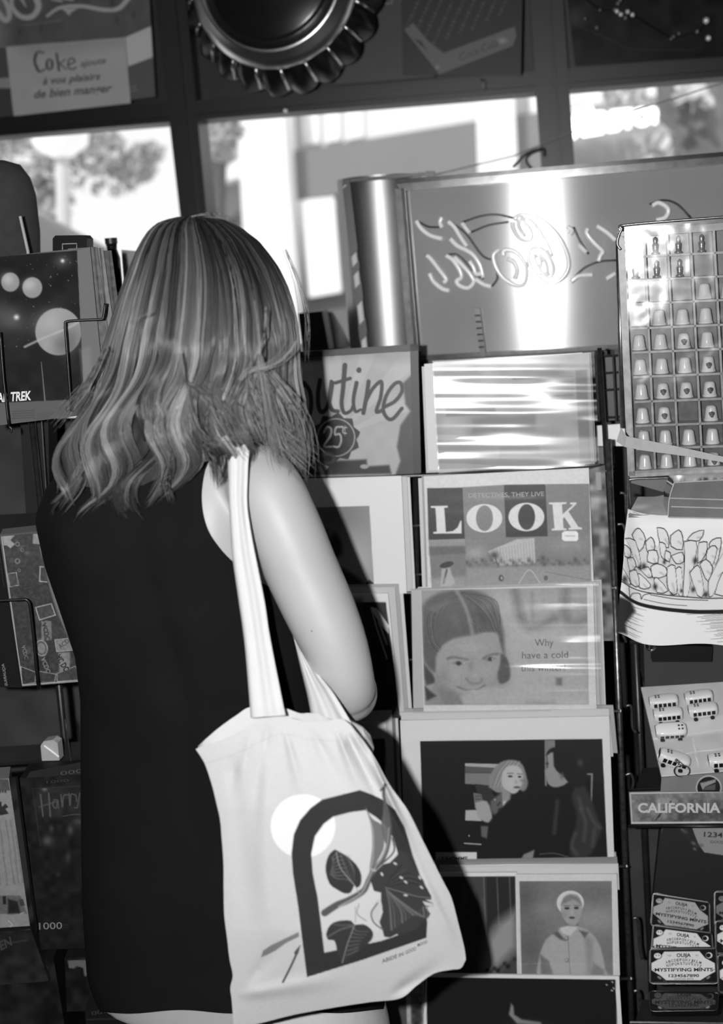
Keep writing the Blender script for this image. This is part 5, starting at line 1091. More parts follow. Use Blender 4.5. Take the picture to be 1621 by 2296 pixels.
# collage puzzle box
XP = plane(120, 1540, 1.78, tilt=2, yaw=-12)
t = thing('puzzle_box', 'collage jigsaw box with light outline and AQUARIUS on its side', 'box', foot([(2, 1197), (330, 1172), (370, 1515), (50, 1538)], XP))
def a_col(A):
    A.V = 62+0*A.X; A.tr(0, 1100, 3.8275)
    A.poly([(14, 384), (1300, 270), (1500, 1560), (192, 1668)], 44); A.clip = A.mask([(14, 384), (1300, 270), (1500, 1560), (192, 1668)])
    for i in range(90): A.blob(20+(i*211) % 820, 400+(i*137) % 1250, 22+i % 5*9, 16+i % 4*9, 34+(i*53) % 60, 0.6, i*31)
    A.poly([(20, 385), (125, 385), (90, 425), (130, 460), (90, 495), (60, 470), (30, 470)], 132)
    A.poly([(285, 372), (400, 365), (415, 470), (280, 455)], 118); A.poly([(335, 480), (420, 470), (480, 660), (385, 655)], 104)
    for x, y, r in ((150, 460, 20), (150, 605, 24), (190, 510, 15), (165, 685, 14)): A.ell(x, y, r, r, 105); A.ell(x, y, r*0.55, r*0.55, 40)
    def fr(P, vi=50, w_=9): A.poly(P, vi, 0.9); A.stroke(P+[P[0]], w_, 150, sm=0)
    fr([(345, 652), (480, 662), (530, 798), (340, 778)]); fr([(65, 715), (140, 702), (160, 812), (85, 826)], 60, 5); fr([(305, 1003), (440, 970), (475, 1068), (340, 1110)], 60, 8); fr([(470, 1280), (630, 1265), (636, 1368), (485, 1382)], 116, 5); fr([(178, 1510), (310, 1560), (300, 1650), (190, 1665)], 40, 5); fr([(335, 1550), (480, 1575), (470, 1640), (340, 1650)], 52, 5); fr([(490, 1570), (650, 1505), (700, 1620), (490, 1640)], 56, 5)
    A.poly([(560, 960), (640, 970), (690, 1135), (565, 1135)], 40); A.poly([(600, 1160), (700, 1170), (715, 1260), (660, 1300), (620, 1240)], 104, 1, 6)
    A.poly([(355, 1120), (380, 1120), (380, 1290), (355, 1290)], 100); A.poly([(385, 1115), (440, 1120), (445, 1280), (388, 1290)], 98); A.poly([(500, 1390), (600, 1385), (600, 1530), (510, 1560)], 110, 1, 4)
    A.ell(355, 1352, 56, 72, 128, rot=-10); A.ell(355, 1352, 46, 60, 70, rot=-10); A.ell(355, 1352, 34, 46, 112, rot=-10)
    A.stroke([(480, 870), (540, 850), (580, 880)], 8, 120); A.noise(5, 10, 2); A.clip = None
    A.stroke([(12, 382), (400, 352), (1300, 272)], 8, 160, sm=0); A.stroke([(12, 382), (190, 1670)], 9, 160, sm=0); A.stroke([(190, 1670), (780, 1626), (1500, 1560)], 8, 160, sm=0)
    A.text('VIP', (585, 995), (620, 1105), -38, 160, 0, 0.03)
    A.text('POWER', (462, 830), (520, 975), -34, 130); A.text('ACDC', (395, 1130), (430, 1280), -38, 50, 0, 0.03); A.text('ACDC', (215, 1325), (245, 1440), -34, 130); A.text('ACDC', (385, 1425), (435, 1555), -40, 125, 0, 0.02); A.text('AC DC', (515, 1400), (595, 1530), -50, 44, 0, 0.04); A.text('ACDC', (255, 780), (345, 960), -62, 36); A.text('ACDC', (520, 1360), (625, 1275), 40, 40)
panel('front', [(-2, 1199), (330, 1170), (374, 1512), (50, 1540)], XP, a_col, t, M_PRINT, 0.05, step=1.6, v=60, k=1.3)
def a_side(A):
    A.V = 38+0*A.X; A.tr(0, 1100, 3.8275); A.text('AQUARIUS', (38, 1482), (68, 1672), -24, 165, 0, 0.01)
    A.text('1000 Pieces 1000 Pieces Puzzle', (0, 520), (40, 820), -10, 85)
panel('side', [(-80, 1190), (-4, 1200), (46, 1542), (-20, 1540)], plane(20, 1400, 1.80, yaw=20), a_side, t, M_PRINT, 0.004, v=38)
v, f = prism([(0, 1199), (330, 1169), (320, 1150), (6, 1186)], plane(120, 1185, 1.79, tilt=70, yaw=-12), 0.003); mk('top', v, f, mat('box_top_grey', 95, 0.4), t)
v, f = merge([ptube(P, plane(80, 1345, 1.745, yaw=-12), 3.2, smooth=4) for P in ([(-40, 1348), (40, 1345), (62, 1347), (70, 1380), (86, 1545)],)]); o = mk('shelf_wire', v, f, M_BLACK, smooth=True); tag(o, 'black guard wire bent across the collage jigsaw box', 'wire')
# white backed jigsaw box
WPn = plane(20, 2070, 1.74, yaw=-20)
t = thing('puzzle_box', 'jigsaw box showing its pale printed back with small text at the left edge', 'box', foot([(-200, 1760), (22, 1745), (67, 2076), (-150, 2085)], WPn))
def a_jig(A):
    A.V = 128+0*A.X; A.tr(0, 1600, 3.298); A.poly([(-700, 500), (60, 485), (75, 568), (-700, 580)], 74); 
    for x in (0, 20, 40): A.ell(x, 575, 8, 12, 60)
    A.poly([(-20, 655), (10, 650), (14, 690), (40, 665), (62, 690), (40, 705), (64, 740), (10, 752), (-40, 740)], 40)
    for k, (x0, y0, y1) in enumerate(((-60, 780, 1270), (-10, 785, 1270), (40, 790, 1262), (75, 785, 1255), (105, 900, 1250))):
        for j in range(2): A.stroke([(x0+8*j+(y0-780)*0.07, y0), (x0+8*j+60, y1)], 3, 72, 0.65, 1, sm=0)
    A.poly([(-700, 1350), (150, 1345), (200, 1480), (-700, 1490)], 90, 1, 3); A.poly([(60, 1370), (130, 1390), (150, 1475), (60, 1480)], 32, 1, 5); A.poly([(20, 1350), (45, 1350), (45, 1410), (22, 1412)], 34); A.poly([(140, 1375), (170, 1370), (185, 1420), (150, 1425)], 60)
    A.stroke([(60, 1530), (90, 1560), (70, 1580)], 4, 190); A.stroke([(150, 1480), (180, 1470)], 4, 190); A.noise(6, 6, 3)
panel('back', [(-200, 1762), (20, 1745), (67, 2076), (-150, 2090)], WPn, a_jig, t, M_PRINT, 0.05, v=128, step=1.5, k=1.2)
v, f = prism([(20, 1745), (34, 1742), (80, 2090), (67, 2076)], plane(40, 1900, 1.742, yaw=40), 0.004); mk('side', v, f, M_BLACK, t)
# dark film puzzle box
HP = plane(150, 2100, 1.76, yaw=-8)
t = thing('puzzle_box', 'dark film jigsaw box lettered Harry and 1000 beside her dress', 'box', foot([(44, 1750), (330, 1735), (370, 2110), (90, 2125)], HP))
def a_har(A):
    A.V = 30+0*A.X; A.tr(0, 1600, 3.298)
    A.poly([(240, 556), (1000, 510), (1000, 760), (460, 770), (270, 780)], 44, 1, 20); A.clip = A.mask([(240, 556), (1100, 500), (1200, 1600), (330, 1640)], 2)
    A.noise(14, 10, 5); A.stroke([(235, 556), (1000, 515)], 5, 66); A.stroke([(240, 556), (300, 980)], 5, 60)
    A.blob(330, 560, 24, 18, 120); A.blob(580, 800, 60, 34, 78, 0.9); A.stroke([(460, 760), (560, 745), (640, 755)], 6, 84); A.blob(350, 650, 90, 80, 52, 0.6)
    for x, y, rx, ry, vv in ((380, 850, 22, 34, 70), (520, 860, 30, 50, 84), (350, 940, 44, 44, 92), (505, 1060, 22, 48, 66), (640, 1040, 20, 40, 46), (430, 1190, 18, 24, 52), (640, 1160, 26, 24, 58), (660, 1100, 12, 26, 110)): A.blob(x, y, rx, ry, vv, 0.9)
    A.stroke([(610, 560), (625, 640), (640, 740)], 12, 84, 0.7, 4); A.clip = None
    A.stroke([(300, 600), (318, 760)], 12, 92); A.stroke([(360, 590), (372, 760)], 12, 92); A.stroke([(290, 690), (420, 650)], 8, 88); A.stroke([(425, 640), (400, 640), (392, 680), (415, 700), (428, 640), (432, 700)], 8, 92); A.stroke([(450, 600), (462, 690), (470, 610), (500, 600)], 9, 92); A.stroke([(510, 590), (518, 680), (525, 600), (552, 600)], 9, 92); A.stroke([(560, 600), (568, 650)], 8, 90); A.stroke([(590, 590), (572, 690), (552, 695)], 8, 90)
    A.text('1000', (290, 1595), (460, 1590), 52, 138); A.text('pièces', (465, 1565), (510, 1563), 12, 56); A.text('pieces', (465, 1586), (505, 1584), 12, 56)
    A.text('1000', (345, 515), (510, 500), 20, 60)
panel('front', [(44, 1745), (330, 1728), (385, 2118), (92, 2130)], HP, a_har, t, M_PRINT, 0.06, v=30, step=1.6, k=0.9)
v, f = prism([(60, 1742), (200, 1732), (200, 1705), (68, 1730)], plane(150, 1740, 1.76, tilt=70, yaw=-8), 0.003); mk('top', v, f, mat('dark_box_top', 52, 0.3), t)
tp, tf = text_px('0001', (135, 1730), (196, 1722), -9); s_ = plane(150, 1740, 1.757, tilt=70, yaw=-8); mk('lettering', s_(tp[:, 0], tp[:, 1]), tf, mat('grey_ink', 90, 0.6), t)
t = thing('glass_ornament', 'pale faceted glass ornament with bright streak on the dark left shelf', 'ornament', PY(112, 1706, 1.86)); P = [(91, 1672), (98, 1662), (118, 1659), (129, 1666), (133, 1705), (94, 1706)]
v, f = prism(P, flat(1.86), 0.02); mk('block', v, f, mat('milky_glass', 182, 0.15, noise=0.05), t); v, f = ptube([(99, 1672), (115, 1684), (132, 1697)], flat(1.858), 2.0); mk('bevel', v, f, mat('bright_bevel', 250, 0.3, emit=0.0), t)
# further dark boxes below
for i, (q, lab, txt, vv) in enumerate(((
    [(-120, 2095), (70, 2085), (110, 2200), (-80, 2215)], 'dark box with large faint letters under the pale jigsaw box', ('JEN', (-6, 2135), (28, 2118), 20), 40),
    ([(-120, 2160), (120, 2150), (150, 2330), (-80, 2340)], 'dark box at the lower left corner', ('GI', (78, 2196), (108, 2170), 16), 33),
    ([(145, 2148), (330, 2140), (350, 2262), (150, 2268)], 'dark box with a pale topped picture below the film jigsaw', None, 33))):
    def pt(A, i=i, txt=txt):
        A.noise(18, 12, 3+i)
        if txt: A.text(txt[0], txt[1], txt[2], txt[3], 70, 0.2, 0.02)
        if i == 2: A.poly([(152, 2154), (194, 2153), (198, 2185), (190, 2190), (186, 2170), (172, 2166), (166, 2172), (154, 2170)], 105)
        if i == 0: A.stroke([(-60, 2128), (60, 2108)], 3, 60)
    t = panel('box', q, plane(100, 2200, 1.745+0.012*i, yaw=-10), pt, None, M_GLOSSY, 0.05, v=vv, step=2.5); tag(t, lab, 'box')
o = panel('box', [(190, 2262), (330, 2256), (345, 2400), (200, 2400)], plane(250, 2290, 1.75, yaw=-8), lambda A: (A.stroke([(195, 2286), (320, 2282)], 2, 60), A.text('0001', (206, 2276), (252, 2268), 9, 66)), None, M_GLOSSY, 0.06, v=28); tag(o, 'dark box lettered 0001 at the bottom beside her trousers', 'box')
# ================================================================== the person
YB = 1.64
def Pn(px, py, Y): return PY(px, py, Y)
person = thing('person', 'person seen from behind with wavy shoulder length hair and sleeveless black top', 'person', Pn(500, 2296, YB)*[1, 1, 0])
M_SKIN = mat('skin', 176, 0.5, noise=0.03, scale=14, bump=0.05); M_SKIN.node_tree.nodes['Principled BSDF'].inputs['Subsurface Weight'].default_value = 0.15
M_SKIN.node_tree.nodes['Principled BSDF'].inputs['Subsurface Radius'].default_value = (0.01, 0.01, 0.01)
M_SKIN.node_tree.nodes['Principled BSDF'].inputs['Subsurface Scale'].default_value = 0.3
# torso rows: y, left, right, depth centre, depth half
TR = np.array([[940, 430, 560, 1.640, .052], [975, 415, 575, 1.640, .058], [992, 350, 600, 1.640, .070], [1010, 270, 612, 1.640, .080], [1035, 195, 620, 1.640, .092], [1080, 128, 626, 1.640, .102], [1150, 103, 630, 1.640, .112], [1250, 126, 640, 1.640, .118], [1350, 160, 665, 1.640, .118],
 [1450, 192, 690, 1.640, .115], [1550, 203, 705, 1.640, .112], [1700, 203, 720, 1.640, .112], [1850, 204, 750, 1.645, .118], [2000, 207, 790, 1.650, .128], [2150, 218, 830, 1.655, .138], [2200, 236, 842, 1.655, .138], [2260, 300, 852, 1.655, .140]], float)
def torso(nv=120, nu=120, y0=940, y1=2200, off=0.0):
    ys = np.linspace(y0, y1, nv); R = [np.interp(ys, TR[:, 0], TR[:, k]) for k in range(1, 5)]
    k_ = np.ones(7)/7.0
    R = [np.convolve(np.pad(r, 3, mode='edge'), k_, 'valid') for r in R]
    V = []
    th = np.linspace(0, 2*math.pi, nu, endpoint=False)
    for i in range(nv):
        cx_ = (R[0][i]+R[1][i])/2; w_ = (R[1][i]-R[0][i])/2; c, s = np.cos(th), np.sin(th); e = 0.8
        X = cx_+w_*np.sign(s)*np.abs(s)**e; D = R[2][i]-(R[3][i])*np.sign(c)*np.abs(c)**0.9
        # spine hollow and shoulder blades
        back = np.clip(c, 0, 1); Y_ = ys[i]
        D = D+0.008*np.exp(-((X-(cx_+5))/28.0)**2)*back*np.exp(-((Y_-1400)/330.0)**2)-0.010*np.exp(-((X-(cx_+w_*0.62))/60.0)**2-((Y_-1150)/90.0)**2)*back-0.010*np.exp(-((X-(cx_-w_*0.62))/60.0)**2-((Y_-1170)/90.0)**2)*back
        G = PY(X, np.full(nu, Y_), R[2][i]); G = G+(D-R[2][i])[:, None]*np.array([0.0, 1.0, 0.0])
        if off:
            ce = np.array([G[:, 0].mean(), G[:, 1].mean(), 0]); d = G-G.mean(0); d[:, 2] = 0; d /= np.linalg.norm(d, axis=1)[:, None]+1e-9; G = G+d*off
        V.append(G)
    return np.array(V), ys, th
def loft_faces(nv, nu, cap=True):
    FS = [(i*nu+k, i*nu+(k+1) % nu, (i+1)*nu+(k+1) % nu, (i+1)*nu+k) for i in range(nv-1) for k in range(nu)]
    if cap: FS += [tuple(range(nu))[::-1], tuple((nv-1)*nu+k for k in range(nu))]
    return FS
def limb(P, R, seg=24, n=8):
    P = smoothline(np.array(P), n); R = smoothline(np.array([[r, r, r] for r in R], float), n)[:, 0]
    # rounded ends
    return tube(P, R, seg)
parts = []
Vt, _, _ = torso(60, 48); parts.append((Vt.reshape(-1, 3), loft_faces(60, 48)))
# neck and head
nk = limb([Pn(500, 1010, 1.63), Pn(492, 950, 1.635), Pn(485, 860, 1.65)], [.062, .052, .05]); parts.append(nk)
hc = Pn(470, 740, 1.63); parts.append(ellipsoid(hc, (.072, .088, .105), 28, 20)); parts.append(ellipsoid(hc+[.012, .028, -.045], (.052, .062, .062), 20, 14))
fd = np.array([0.25, 0.95, -0.2]); fd /= np.linalg.norm(fd); sd = np.cross(fd, [0, 0, 1]); sd /= np.linalg.norm(sd); ud = np.cross(sd, fd)
fc = hc+fd*0.086
parts.append(ellipsoid(fc+ud*-0.008+fd*0.008, (.012, .018, .022), 12, 8))                      # nose
parts.append(ellipsoid(fc-ud*0.048-fd*0.004, (.022, .012, .007), 12, 8)); parts.append(ellipsoid(fc-ud*0.078-fd*0.014, (.02, .016, .014), 12, 8))   # lips, chin
for s in (-1, 1):
    parts.append(ellipsoid(hc+sd*0.072*s-fd*0.004, (.009, .018, .03), 12, 10))               # ears
    parts.append(ellipsoid(fc+sd*0.03*s+ud*0.022-fd*0.012, (.017, .008, .006), 12, 8))          # brows
# right shoulder, upper arm, forearm
def SP(px, py, Y): return Pn(px, py, Y)
arm = [SP(548, 1062, 1.585), SP(590, 1092, 1.56), SP(634, 1180, 1.545), SP(676, 1278, 1.54), SP(718, 1370, 1.535), SP(752, 1450, 1.53), SP(775, 1520, 1.53), SP(786, 1560, 1.545)]
arr = [.040, .0485, .0490, .0480, .0465, .0425, .0375, .0345]
parts.append(limb(arm, arr, 28, 6)); parts.append(ellipsoid(SP(787, 1566, 1.552), (.0305, .034, .031), 20, 14)); parts.append(ellipsoid(SP(586, 1085, 1.565), (.046, .045, .052), 24, 16)); parts.append(ellipsoid(SP(520, 1055, 1.60), (.055, .05, .040), 24, 16))
parts.append(limb([SP(786, 1560, 1.55), SP(782, 1545, 1.62), SP(772, 1525, 1.70), SP(764, 1512, 1.775)], [.036, .038, .031, .021], 20, 5))
def hand(base, fwd, side, up, mirror=1):
    out = []
    pc = base+fwd*0.045; out.append(limb([base-fwd*0.01, base+fwd*0.03, base+fwd*0.075], [.021, .024, .018], 14, 4))
    out.append(limb([base+side*0.022+fwd*0.02, base+side*0.022+fwd*0.075], [.013, .012], 10, 3)); out.append(limb([base-side*0.022+fwd*0.02, base-side*0.022+fwd*0.072], [.013, .012], 10, 3))
    for k, (s, L) in enumerate(((-0.028, .058), (-0.010, .070), (0.009, .076), (0.027, .068))):
        b = base+fwd*0.078+side*s; p1 = b+fwd*L*0.42-up*0.004; p2 = p1+fwd*L*0.28-up*L*0.22; p3 = p2+fwd*L*0.1-up*L*0.3
        out.append(tube(smoothline(np.array([b-fwd*0.012, p1, p2, p3]), 4), np.linspace(.0088, .0068, 13), 10))
    b = base+fwd*0.02+side*0.03*mirror; out.append(tube(smoothline(np.array([b, b+side*0.022*mirror+fwd*0.022-up*0.006, b+side*0.026*mirror+fwd*0.05-up*0.016]), 4), np.linspace(.011, .008, 9), 10))
    return out
hb = SP(764, 1512, 1.775); parts += hand(hb, np.array([-0.15, 0.95, 0.05]), np.array([0.97, 0.15, 0.1]), np.array([0, -0.1, 0.97]), -1)
# left arm, reaching forward too
la = [Pn(170, 1120, 1.66), Pn(160, 1200, 1.70), Pn(180, 1330, 1.73), Pn(215, 1440, 1.75)]
parts.append(limb(la, [.046, .046, .042, .036], 20, 5)); parts.append(limb([Pn(215, 1440, 1.75), Pn(290, 1420, 1.80), Pn(400, 1380, 1.84)], [.036, .032, .022], 18, 5))
lb = Pn(400, 1380, 1.84); fw = np.array([0.8, 0.55, 0.15]); fw /= np.linalg.norm(fw); sw = np.cross(fw, [0, 0, 1]); sw /= np.linalg.norm(sw); parts += hand(lb, fw, sw, np.cross(sw, fw), -1)
V, FS = merge(parts); body = mk('body', V, FS, M_SKIN, person, True)
rm = body.modifiers.new('one_skin', 'REMESH'); rm.mode = 'VOXEL'; rm.voxel_size = 0.0042; rm.use_smooth_shade = True
sm = body.modifiers.new('soften', 'SMOOTH'); sm.factor = 0.6; sm.iterations = 14
mk('mole', *ellipsoid(PY(699, 1415, 1.4895), (.0011, .0008, .0011), 8, 6), mat('mole', 90, 0.6), body)
# black sleeveless top: the torso surface a few millimetres out, cut at armholes and neck
Vd, ys, th = torso(300, 240, 960, 2255, 0.0045)
def topix(P):
    d = P-CAM; a = d@AR; b = d@AU; c = d@AF; return CX+F*a/c, CY-F*b/c
qx, qy = topix(Vd); hole = Art(qx, qy, 0)
f1 = hole._sd(smoothline([(468, 900), (474, 1010), (458, 1060), (452, 1120), (463, 1180), (490, 1226), (528, 1266), (580, 1305), (650, 1320), (900, 1300), (900, 900), (468, 900)], 6))
field = np.minimum(np.minimum(f1, qy-1004), 2266+4*np.sin(qx/37)-qy).ravel()      # cloth where positive
VV = list(Vd.reshape(-1, 3)); nu = 240; FS = []; ek = {}
def cutv(i, j):
    k = (min(i, j), max(i, j))
    if k not in ek:
        t = field[i]/(field[i]-field[j]); ek[k] = len(VV); VV.append(VV[i]*(1-t)+VV[j]*t)
    return ek[k]
for i in range(299):
    for k in range(nu):
        q = (i*nu+k, i*nu+(k+1) % nu, (i+1)*nu+(k+1) % nu, (i+1)*nu+k); sgn = [field[v] > 0 for v in q]
        if all(sgn): FS.append(q)
        elif any(sgn):
            out = []
            for m_ in range(4):
                a_, b_ = q[m_], q[(m_+1) % 4]
                if sgn[m_]: out.append(a_)
                if sgn[m_] != sgn[(m_+1) % 4]: out.append(cutv(a_, b_))
            if len(out) > 2: FS.append(tuple(out))
VV = np.array(VV); used = sorted({v for q in FS for v in q}); rmp = {v: i for i, v in enumerate(used)}; FS = [tuple(rmp[v] for v in q) for q in FS]; VV = VV[used]
M_DRESS = mat('black_jersey', 22, 0.9, noise=0.15, scale=12, bump=0.2, spec=0.1)
dr = mk('black_top', VV, FS, M_DRESS, person, True)
so = dr.modifiers.new('cloth', 'SOLIDIFY'); so.thickness = 0.003; so.offset = -1
# pale trousers, legs and shoes
def hipsrow(y, l, r, Yc, b, off=0): return y, l, r, Yc, b
rows_ = [(2090, 222, 812, 1.655, .131), (2130, 236, 820, 1.655, .133), (2150, 306, 840, 1.655, .134), (2200, 312, 850, 1.655, .136), (2300, 318, 872, 1.655, .14), (2420, 330, 890, 1.66, .13)]
V = []
for y, l, r, Yc, b in rows_:
    t_ = np.linspace(0, 2*math.pi, 40, endpoint=False); X = (l+r)/2+(r-l)/2*np.sign(np.sin(t_))*np.abs(np.sin(t_))**.85; G = PY(X, np.full(40, float(y)), Yc); G[:, 1] -= b*np.cos(t_); V.append(G)
pts = [(np.array(V).reshape(-1, 3), loft_faces(6, 40))]
hL = PY(470, 2400, 1.66); hR = PY(740, 2400, 1.66)
for h, s in ((hL, -1), (hR, 1)):
    pts.append(limb([h+[0, 0, .03], h*[1, 1, 0]+[s*.01, 0, 0.62], h*[1, 1, 0]+[s*.01, -.01, .45], h*[1, 1, 0]+[s*.015, .01, .10]], [.092, .078, .062, .058], 24, 6))
V, FS = merge(pts); pt_ = mk('trousers', V, FS, mat('pale_trousers', 205, 0.9, noise=0.04, bump=0.2), person, True); r2 = pt_.modifiers.new('one_cloth', 'REMESH'); r2.mode = 'VOXEL'; r2.voxel_size = 0.007; r2.use_smooth_shade = True
for h, s in ((hL, -1), (hR, 1)):
    c = h*[1, 1, 0]+[s*.018, .05, .035]; v, f = ellipsoid(c, (.045, .125, .036), 20, 12); v[:, 2] = np.maximum(v[:, 2], 0.002); mk('shoe', v, f, M_WHITE, person, True)
# ------------------------------------------------------------------ hair
HR = np.array([[484, 425, 435], [487, 395, 470], [492, 372, 500], [500, 350, 524], [515, 330, 551], [540, 312, 585], [570, 296, 610], [600, 284, 632], [640, 268, 652], [680, 254, 666], [720, 243, 676], [760, 232, 681], [800, 221, 682], [860, 200, 681], [920, 178, 684], [960, 158, 686], [1000, 138, 690], [1060, 120, 690], [1130, 108, 690]], float)
def hair_pt(y, th, rad=1.0, dx=0.0, dz=0.0):
    y = np.asarray(y, float); L = np.interp(y, HR[:, 0], HR[:, 1]); R_ = np.interp(y, HR[:, 0], HR[:, 2]); c = (L+R_)/2; w_ = (R_-L)/2*rad
    wm = np.minimum(w_, 232.0)*0.00064; b = wm*0.93
    b = np.where(y > 900, b*(1-0.10*np.clip((y-900)/200, 0, 1)), b)
    X = c+w_*np.sin(th)+dx; D = 1.625-b*np.cos(th)
    k_ = np.clip((y-880)/200, 0, 1)*np.clip((600-X)/60, 0, 1)*(np.cos(th) > 0); D = D*(1-k_)+k_*np.minimum(D, 1.512); D = D+dz
    G = PY(X, y, 1.60); G = G+((D-1.60))[..., None]*(G-CAM)/np.linalg.norm(G-CAM, axis=-1)[..., None]
    return G
tipA = np.radians([-180, -120, -90, -75, -60, -45, -30, -18, -8, 4, 16, 28, 40, 52, 65, 80, 95, 115, 180]); tipY = [1040, 1080, 1095, 1112, 1122, 1128, 1130, 1122, 1100, 1082, 1062, 1026, 1000, 990, 1010, 1046, 1056, 1030, 1000]
NC = 420; NSt = 33; NP = 34
prng = np.random.default_rng(11)
M_HAIR = mat('blond_brown_hair', 0, 0.30, attr=True, spec=0.9)
allP = []; allr = []; allc = []
lk = prng.normal(size=(60, 5))
for ci in range(NC):
    th0 = math.radians(-130+260*(ci+prng.uniform(-.4, .4))/NC)
    Lf = (th0+2.4)/0.17+0.5*math.sin(5*th0)+prng.normal(0, 0.12); li = int(Lf) % 60; fr_ = Lf-int(Lf); roll = math.cos((fr_-0.5)*2*math.pi)
    layer = prng.uniform(0, 1); sweep = math.radians(-2-3*lk[li, 0]) if th0 < 0.15 else math.radians(3*lk[li, 0]+3)
    tipy = np.interp(th0, tipA, tipY)+prng.normal(0, 9)+8*lk[li, 1]-14*(1-roll)*0.5-(0 if layer < 0.72 else prng.uniform(0, 130))
    ph = -0.4+th0*1.1+0.55*lk[li, 2]+prng.normal(0, 0.10); lam = 250+18*lk[li, 3]; amp = 25+5*lk[li, 4]
    ctone = 0.75*lk[li, 3]*0.6+prng.normal(0, 0.7); hl = 1.0 if prng.random() < 0.28 else 0.0  # some clumps lightened, putting highlights into the strand colour
    for si in range(NSt):
        s = prng.uniform(-1, 1); q = prng.normal(0, 0.5)
        spread0 = math.radians(260/NC*2.2); t = np.linspace(0, 1, NP)
        y0 = 485+prng.uniform(0, 6)+(0 if prng.random() < 0.7 else prng.uniform(0, 60))
        ty = tipy+prng.normal(0, 9); y = y0+(ty-y0)*(t**1.2)
        conv = 1-0.35*np.clip((t-0.5)/0.5, 0, 1); grow_ = np.clip((y-735)/240, 0, 1.2)**1.3
        th = th0+s*spread0*conv+sweep*t**2+0.02*np.sin(t*7+s*3)*q
        arg = (y-700)/lam*2*math.pi+ph+s*0.10; dx = amp*grow_*np.sin(arg)
        lockg = np.clip((y-560)/260, 0, 1)
        rad = 0.955-0.035*layer+0.008*q+0.036*(roll-0.3)*lockg+0.042*np.cos(arg)*grow_
        edge = np.clip((np.abs(th0)-0.6)/0.9, 0, 1); sgn = -1 if (li % 3) else 1
        flick = sgn*12*np.clip((y-(tipy-60))/60, 0, 1.1)**2
        allP.append(hair_pt(y, th, rad, dx*(1-0.6*edge)+flick*(1-0.5*edge), -0.012*grow_*(np.cos(arg)*0.6+0.5*roll)*(1-edge)+0.006*layer-0.006))
        rr_ = np.full(NP, 0.00036)*(0.8+0.5*prng.random()); rr_[-7:] *= np.linspace(1, 0.2, 7); allr.append(rr_)
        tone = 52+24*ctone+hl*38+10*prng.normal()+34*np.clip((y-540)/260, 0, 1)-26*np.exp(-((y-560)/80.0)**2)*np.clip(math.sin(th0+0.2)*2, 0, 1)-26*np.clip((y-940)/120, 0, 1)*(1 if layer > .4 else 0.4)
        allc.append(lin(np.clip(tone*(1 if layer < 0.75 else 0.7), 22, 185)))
# loose face framing and stray strands
def stray(pts, Yd, n=14, r=0.00035, v=150, spread=5):
    for i in range(n):
        o_ = prng.normal(0, spread, 2); Q = smoothline(np.array(pts, float), 7); Q = Q[np.linspace(0, len(Q)-1, NP).astype(int)]+np.outer(np.linspace(0.4, 1.6, NP), o_)+prng.normal(0, 0.3, (NP, 2))
        P = PY(Q[:, 0], Q[:, 1], Yd+prng.normal(0, .003)); allP.append(P); rr_ = np.full(NP, r); rr_[-8:] *= np.linspace(1, .3, 8); allr.append(rr_); allc.append(np.full(NP, float(lin(v+prng.normal(0, 18)))))
stray([(596, 690), (592, 760), (570, 810), (545, 850)], 1.462, 4, v=150, spread=3)
stray([(540, 852), (560, 832), (600, 822), (640, 800), (668, 760)], 1.47, 12, v=150, spread=5)
stray([(582, 800), (590, 850), (600, 900), (612, 960), (625, 1010), (640, 1030)], 1.48, 40, v=110, spread=9)
stray([(560, 850), (570, 900), (600, 960), (640, 1000), (672, 1030)], 1.50, 50, v=105, spread=14)
stray([(600, 830), (640, 880), (668, 930), (680, 990), (676, 1040)], 1.53, 50, v=110, spread=12)
stray([(405, 790), (420, 880), (440, 950), (470, 985), (520, 990)], 1.462, 7, v=110, spread=4)
stray([(425, 855), (470, 890), (500, 930), (540, 985), (560, 1000)], 1.475, 14, v=95, spread=14)
stray([(340, 700), (310, 715), (290, 728)], 1.455, 3, v=120, spread=3)
stray([(240, 780), (205, 850), (165, 900), (130, 940)], 1.53, 30, v=110, spread=8)
stray([(400, 500), (440, 484), (480, 482), (510, 492)], 1.60, 10, v=110, spread=4)
stray([(640, 560), (672, 640), (688, 720), (686, 800)], 1.62, 8, v=120, spread=4)
stray([(385, 1010), (378, 1050), (372, 1080), (380, 1115)], 1.49, 16, v=90, spread=5)
stray([(460, 1000), (480, 1040), (490, 1080)], 1.49, 26, v=75, spread=6)
P = np.array(allP); r = np.array(allr); c = np.array(allc); ns_ = len(P)
Tn = np.gradient(P, axis=1); Tn /= np.linalg.norm(Tn, axis=2)[..., None]+1e-12
view = P-CAM; view /= np.linalg.norm(view, axis=2)[..., None]
a = np.cross(Tn, view); a /= np.linalg.norm(a, axis=2)[..., None]+1e-12; b = np.cross(a, Tn)
V = np.stack([P+r[..., None]*(a*math.cos(t)+b*math.sin(t)) for t in (math.pi/2, math.pi/2+2*math.pi/3, math.pi/2+4*math.pi/3)], 2)   # ns,NP,3,3
V = V.reshape(-1, 3); base = (np.arange(ns_)[:, None]*NP+np.arange(NP-1)[None, :])*3
Fq = np.concatenate([np.stack([base+k, base+(k+1) % 3, base+3+(k+1) % 3, base+3+k], -1).reshape(-1, 4) for k in range(3)])
hair = mk('hair', V, Fq, M_HAIR, person, True, col=np.repeat(c.reshape(-1), 3))
